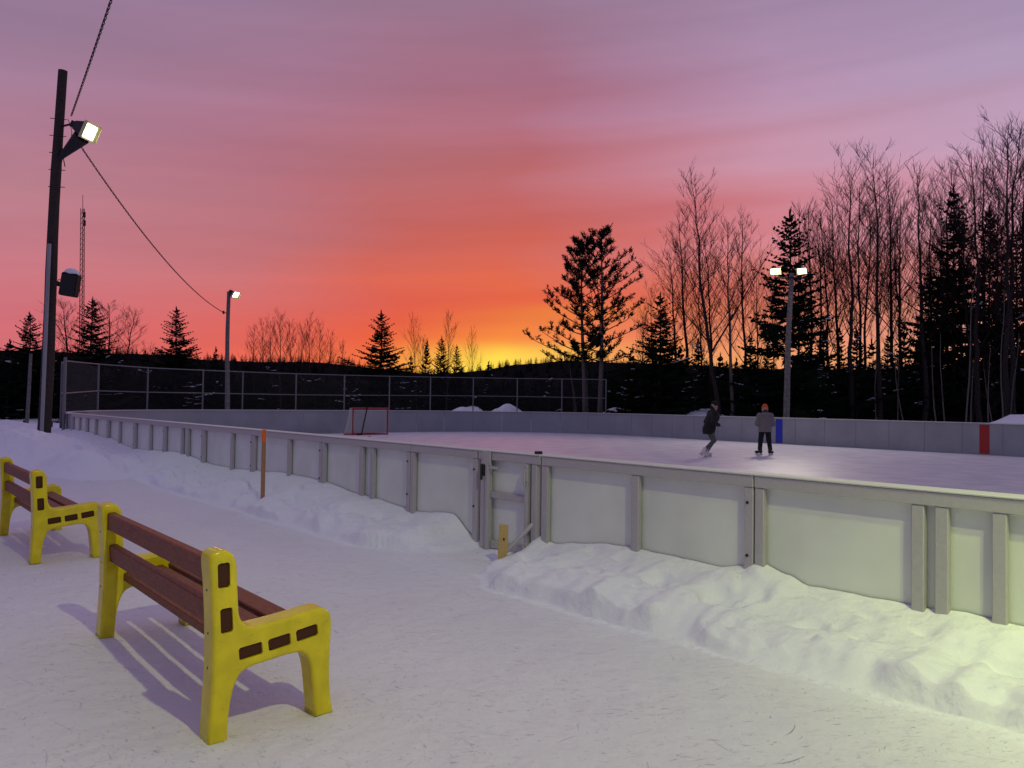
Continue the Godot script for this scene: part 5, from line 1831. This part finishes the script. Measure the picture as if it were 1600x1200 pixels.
	sapling(38.14, -16.12, 4.00, -0.24, -0.08, "pale sapling right of the far lamp pole, tenth from the right", 509)
	sapling(37.35, -16.80, 4.29, -0.20, -0.04, "pale sapling right of the far lamp pole, eleventh from the right", 510)
	sapling(37.36, -18.11, 3.88, -0.10, 0.04, "pale sapling right of the far lamp pole, twelfth from the right", 511)
	sapling(34.90, -25.47, 4.71, -0.07, 0.09, "thin pale sapling left of the leaning forked tree, behind the far boards", 512)
	sapling(31.20, -29.96, 3.82, -0.23, -0.08, "thin stem beside the pines, rightmost of the three at the far corner", 513)
	sapling(31.48, -31.04, 4.05, -0.10, 0.04, "thin stem beside the pines, middle of the three at the far corner", 514)
	sapling(30.71, -30.38, 3.45, -0.20, -0.06, "thin stem beside the pines, leftmost of the three at the far corner", 515)
	spruce("spruce_tree", spruces, 51.64, -15.10, 11.89, 3.57, "dark spruce at the right edge of the photo among bare trees", "spruces behind the rink")
	spruce("spruce_tree", spruces, 45.92, -14.73, 12.13, 3.36, "dark spruce just right of the biggest one in the right-hand thicket", "spruces behind the rink")
	spruce("spruce_tree", spruces, 42.31, -15.19, 12.52, 3.62, "biggest dark spruce in the right-hand thicket", "spruces behind the rink")
	spruce("spruce_tree", spruces, 46.68, -18.03, 9.04, 2.80, "narrow spruce left of the biggest one in the right-hand thicket", "spruces behind the rink")
	spruce("spruce_tree", spruces, 35.99, -20.59, 11.22, 4.34, "tall pointed spruce behind the far lamp pole", "spruces behind the rink")
	spruce("spruce_tree", spruces, 32.63, -26.10, 7.25, 3.36, "broad dark spruce right of the two pines", "spruces behind the rink")
	spruce("spruce_tree", spruces, 36.95, -50.06, 5.93, 1.81, "smaller right one of the twin little spruces under the yellow glow", "spruces behind the rink")
	spruce("spruce_tree", spruces, 36.01, -50.86, 6.58, 2.13, "left one of the twin little spruces under the yellow glow", "spruces behind the rink")
	spruce("spruce_tree", spruces, 26.07, -43.57, 7.16, 3.44, "spruce rising alone above the end fence behind the goal", "spruces behind the rink")
	spruce("spruce_tree", spruces, 17.26, -56.37, 7.68, 3.57, "round-topped spruce on the skyline left of the far end lamp pole", "spruces behind the rink")
	spruce("spruce_tree", spruces, 12.31, -57.97, 8.02, 3.71, "ragged spruce just right of the leaning lamp pole", "spruces behind the rink")
	spruce("spruce_tree", spruces, 9.64, -64.21, 7.29, 3.49, "spruce left of the leaning lamp pole at the left edge", "spruces behind the rink")
	spruce("low_spruce", firs, 43.86, -11.23, 4.98, 1.15, "low spruce behind the far boards just beyond the right edge, farther one", "low spruces behind the rink")
	spruce("low_spruce", firs, 44.21, -12.25, 5.67, 1.21, "low spruce behind the far boards just beyond the right edge, nearer one", "low spruces behind the rink")
	spruce("low_spruce", firs, 43.61, -12.76, 4.59, 1.20, "snow-dusted low spruce right of the far lamp pole, first from the right", "low spruces behind the rink")
	spruce("low_spruce", firs, 45.30, -13.94, 6.66, 1.45, "snow-dusted low spruce right of the far lamp pole, second from the right", "low spruces behind the rink")
	spruce("low_spruce", firs, 42.42, -13.78, 5.60, 1.06, "snow-dusted low spruce right of the far lamp pole, third from the right", "low spruces behind the rink")
	spruce("low_spruce", firs, 44.10, -14.98, 5.85, 1.27, "snow-dusted low spruce right of the far lamp pole, fourth from the right", "low spruces behind the rink")
	spruce("low_spruce", firs, 43.76, -16.58, 5.17, 1.21, "snow-dusted low spruce right of the far lamp pole, fifth from the right", "low spruces behind the rink")
	spruce("low_spruce", firs, 40.99, -16.32, 4.78, 1.56, "snow-dusted low spruce right of the far lamp pole, sixth from the right", "low spruces behind the rink")
	spruce("low_spruce", firs, 43.50, -18.12, 5.90, 1.44, "snow-dusted low spruce right of the far lamp pole, seventh from the right", "low spruces behind the rink")
	spruce("low_spruce", firs, 40.83, -17.77, 5.29, 1.16, "snow-dusted low spruce right of the far lamp pole, eighth from the right", "low spruces behind the rink")
	spruce("low_spruce", firs, 42.18, -19.24, 4.96, 1.36, "snow-dusted low spruce right of the far lamp pole, ninth from the right", "low spruces behind the rink")
	spruce("low_spruce", firs, 39.58, -18.84, 5.35, 1.48, "snow-dusted low spruce right of the far lamp pole, tenth from the right", "low spruces behind the rink")
	spruce("low_spruce", firs, 39.89, -19.89, 5.55, 1.14, "snow-dusted low spruce right of the far lamp pole, eleventh from the right", "low spruces behind the rink")
	spruce("low_spruce", firs, 36.33, -18.98, 5.29, 1.47, "snow-dusted low spruce right of the far lamp pole, twelfth from the right", "low spruces behind the rink")
	spruce("low_spruce", firs, 37.67, -20.48, 5.04, 1.16, "snow-dusted low spruce right of the far lamp pole, thirteenth from the right", "low spruces behind the rink")
	spruce("low_spruce", firs, 37.91, -22.90, 4.97, 1.17, "snow-dusted low spruce between pines and lamp pole, first from the right", "low spruces behind the rink")
	spruce("low_spruce", firs, 36.29, -22.97, 4.95, 1.52, "snow-dusted low spruce between pines and lamp pole, second from the right", "low spruces behind the rink")
	spruce("low_spruce", firs, 37.46, -24.60, 3.97, 1.09, "snow-dusted low spruce between pines and lamp pole, third from the right", "low spruces behind the rink")
	spruce("low_spruce", firs, 39.35, -26.93, 4.41, 1.12, "snow-dusted low spruce between pines and lamp pole, fourth from the right", "low spruces behind the rink")
	spruce("low_spruce", firs, 39.17, -28.40, 5.29, 1.44, "snow-dusted low spruce between pines and lamp pole, fifth from the right", "low spruces behind the rink")
	spruce("low_spruce", firs, 35.09, -26.63, 4.55, 1.36, "snow-dusted low spruce between pines and lamp pole, sixth from the right", "low spruces behind the rink")
	spruce("low_spruce", firs, 32.24, -27.75, 4.18, 1.27, "snow-dusted low spruce between pines and lamp pole, seventh from the right", "low spruces behind the rink")
	spruce("low_spruce", firs, 33.08, -29.66, 2.95, 1.34, "snow-dusted low spruce between pines and lamp pole, eighth from the right", "low spruces behind the rink")
	spruce("low_spruce", firs, 31.64, -33.53, 3.09, 1.05, "low dark spruce behind the end fence, first from the right", "low spruces behind the rink")
	spruce("low_spruce", firs, 38.21, -43.71, 3.74, 1.65, "low dark spruce behind the end fence, second from the right", "low spruces behind the rink")
	spruce("low_spruce", firs, 37.64, -46.83, 4.45, 1.33, "low dark spruce behind the end fence, third from the right", "low spruces behind the rink")
	spruce("low_spruce", firs, 27.62, -35.66, 2.39, 0.93, "low dark spruce behind the end fence, fourth from the right", "low spruces behind the rink")
	spruce("low_spruce", firs, 35.12, -51.62, 6.20, 1.20, "low dark spruce behind the end fence, fifth from the right", "low spruces behind the rink")
	spruce("low_spruce", firs, 31.94, -49.07, 4.67, 1.32, "low dark spruce behind the end fence, sixth from the right", "low spruces behind the rink")
	spruce("low_spruce", firs, 21.62, -39.48, 3.20, 1.32, "low dark spruce behind the end fence, seventh from the right", "low spruces behind the rink")
	spruce("low_spruce", firs, 26.48, -53.75, 4.05, 1.95, "low dark spruce behind the end fence, eighth from the right", "low spruces behind the rink")
	spruce("low_spruce", firs, 24.75, -57.86, 4.13, 1.89, "low dark spruce behind the end fence, ninth from the right", "low spruces behind the rink")
	spruce("low_spruce", firs, 20.11, -56.56, 4.97, 1.31, "low dark spruce behind the end fence, tenth from the right", "low spruces behind the rink")
	spruce("low_spruce", firs, 14.85, -45.27, 2.66, 1.30, "low dark spruce behind the end fence, eleventh from the right", "low spruces behind the rink")
	spruce("low_spruce", firs, 15.09, -55.59, 4.46, 1.67, "low dark spruce behind the end fence, twelfth from the right", "low spruces behind the rink")
	spruce("low_spruce", firs, 14.31, -58.89, 4.19, 1.66, "low dark spruce behind the end fence, thirteenth from the right", "low spruces behind the rink")
	spruce("low_spruce", firs, 10.46, -56.92, 3.45, 1.34, "low dark spruce behind the end fence, fourteenth from the right", "low spruces behind the rink")
	spruce("low_spruce", firs, 11.15, -64.23, 3.80, 1.86, "low dark spruce behind the end fence, fifteenth from the right", "low spruces behind the rink")
	spruce("low_spruce", firs, 8.13, -61.54, 5.03, 1.87, "low dark spruce behind the end fence, sixteenth from the right", "low spruces behind the rink")
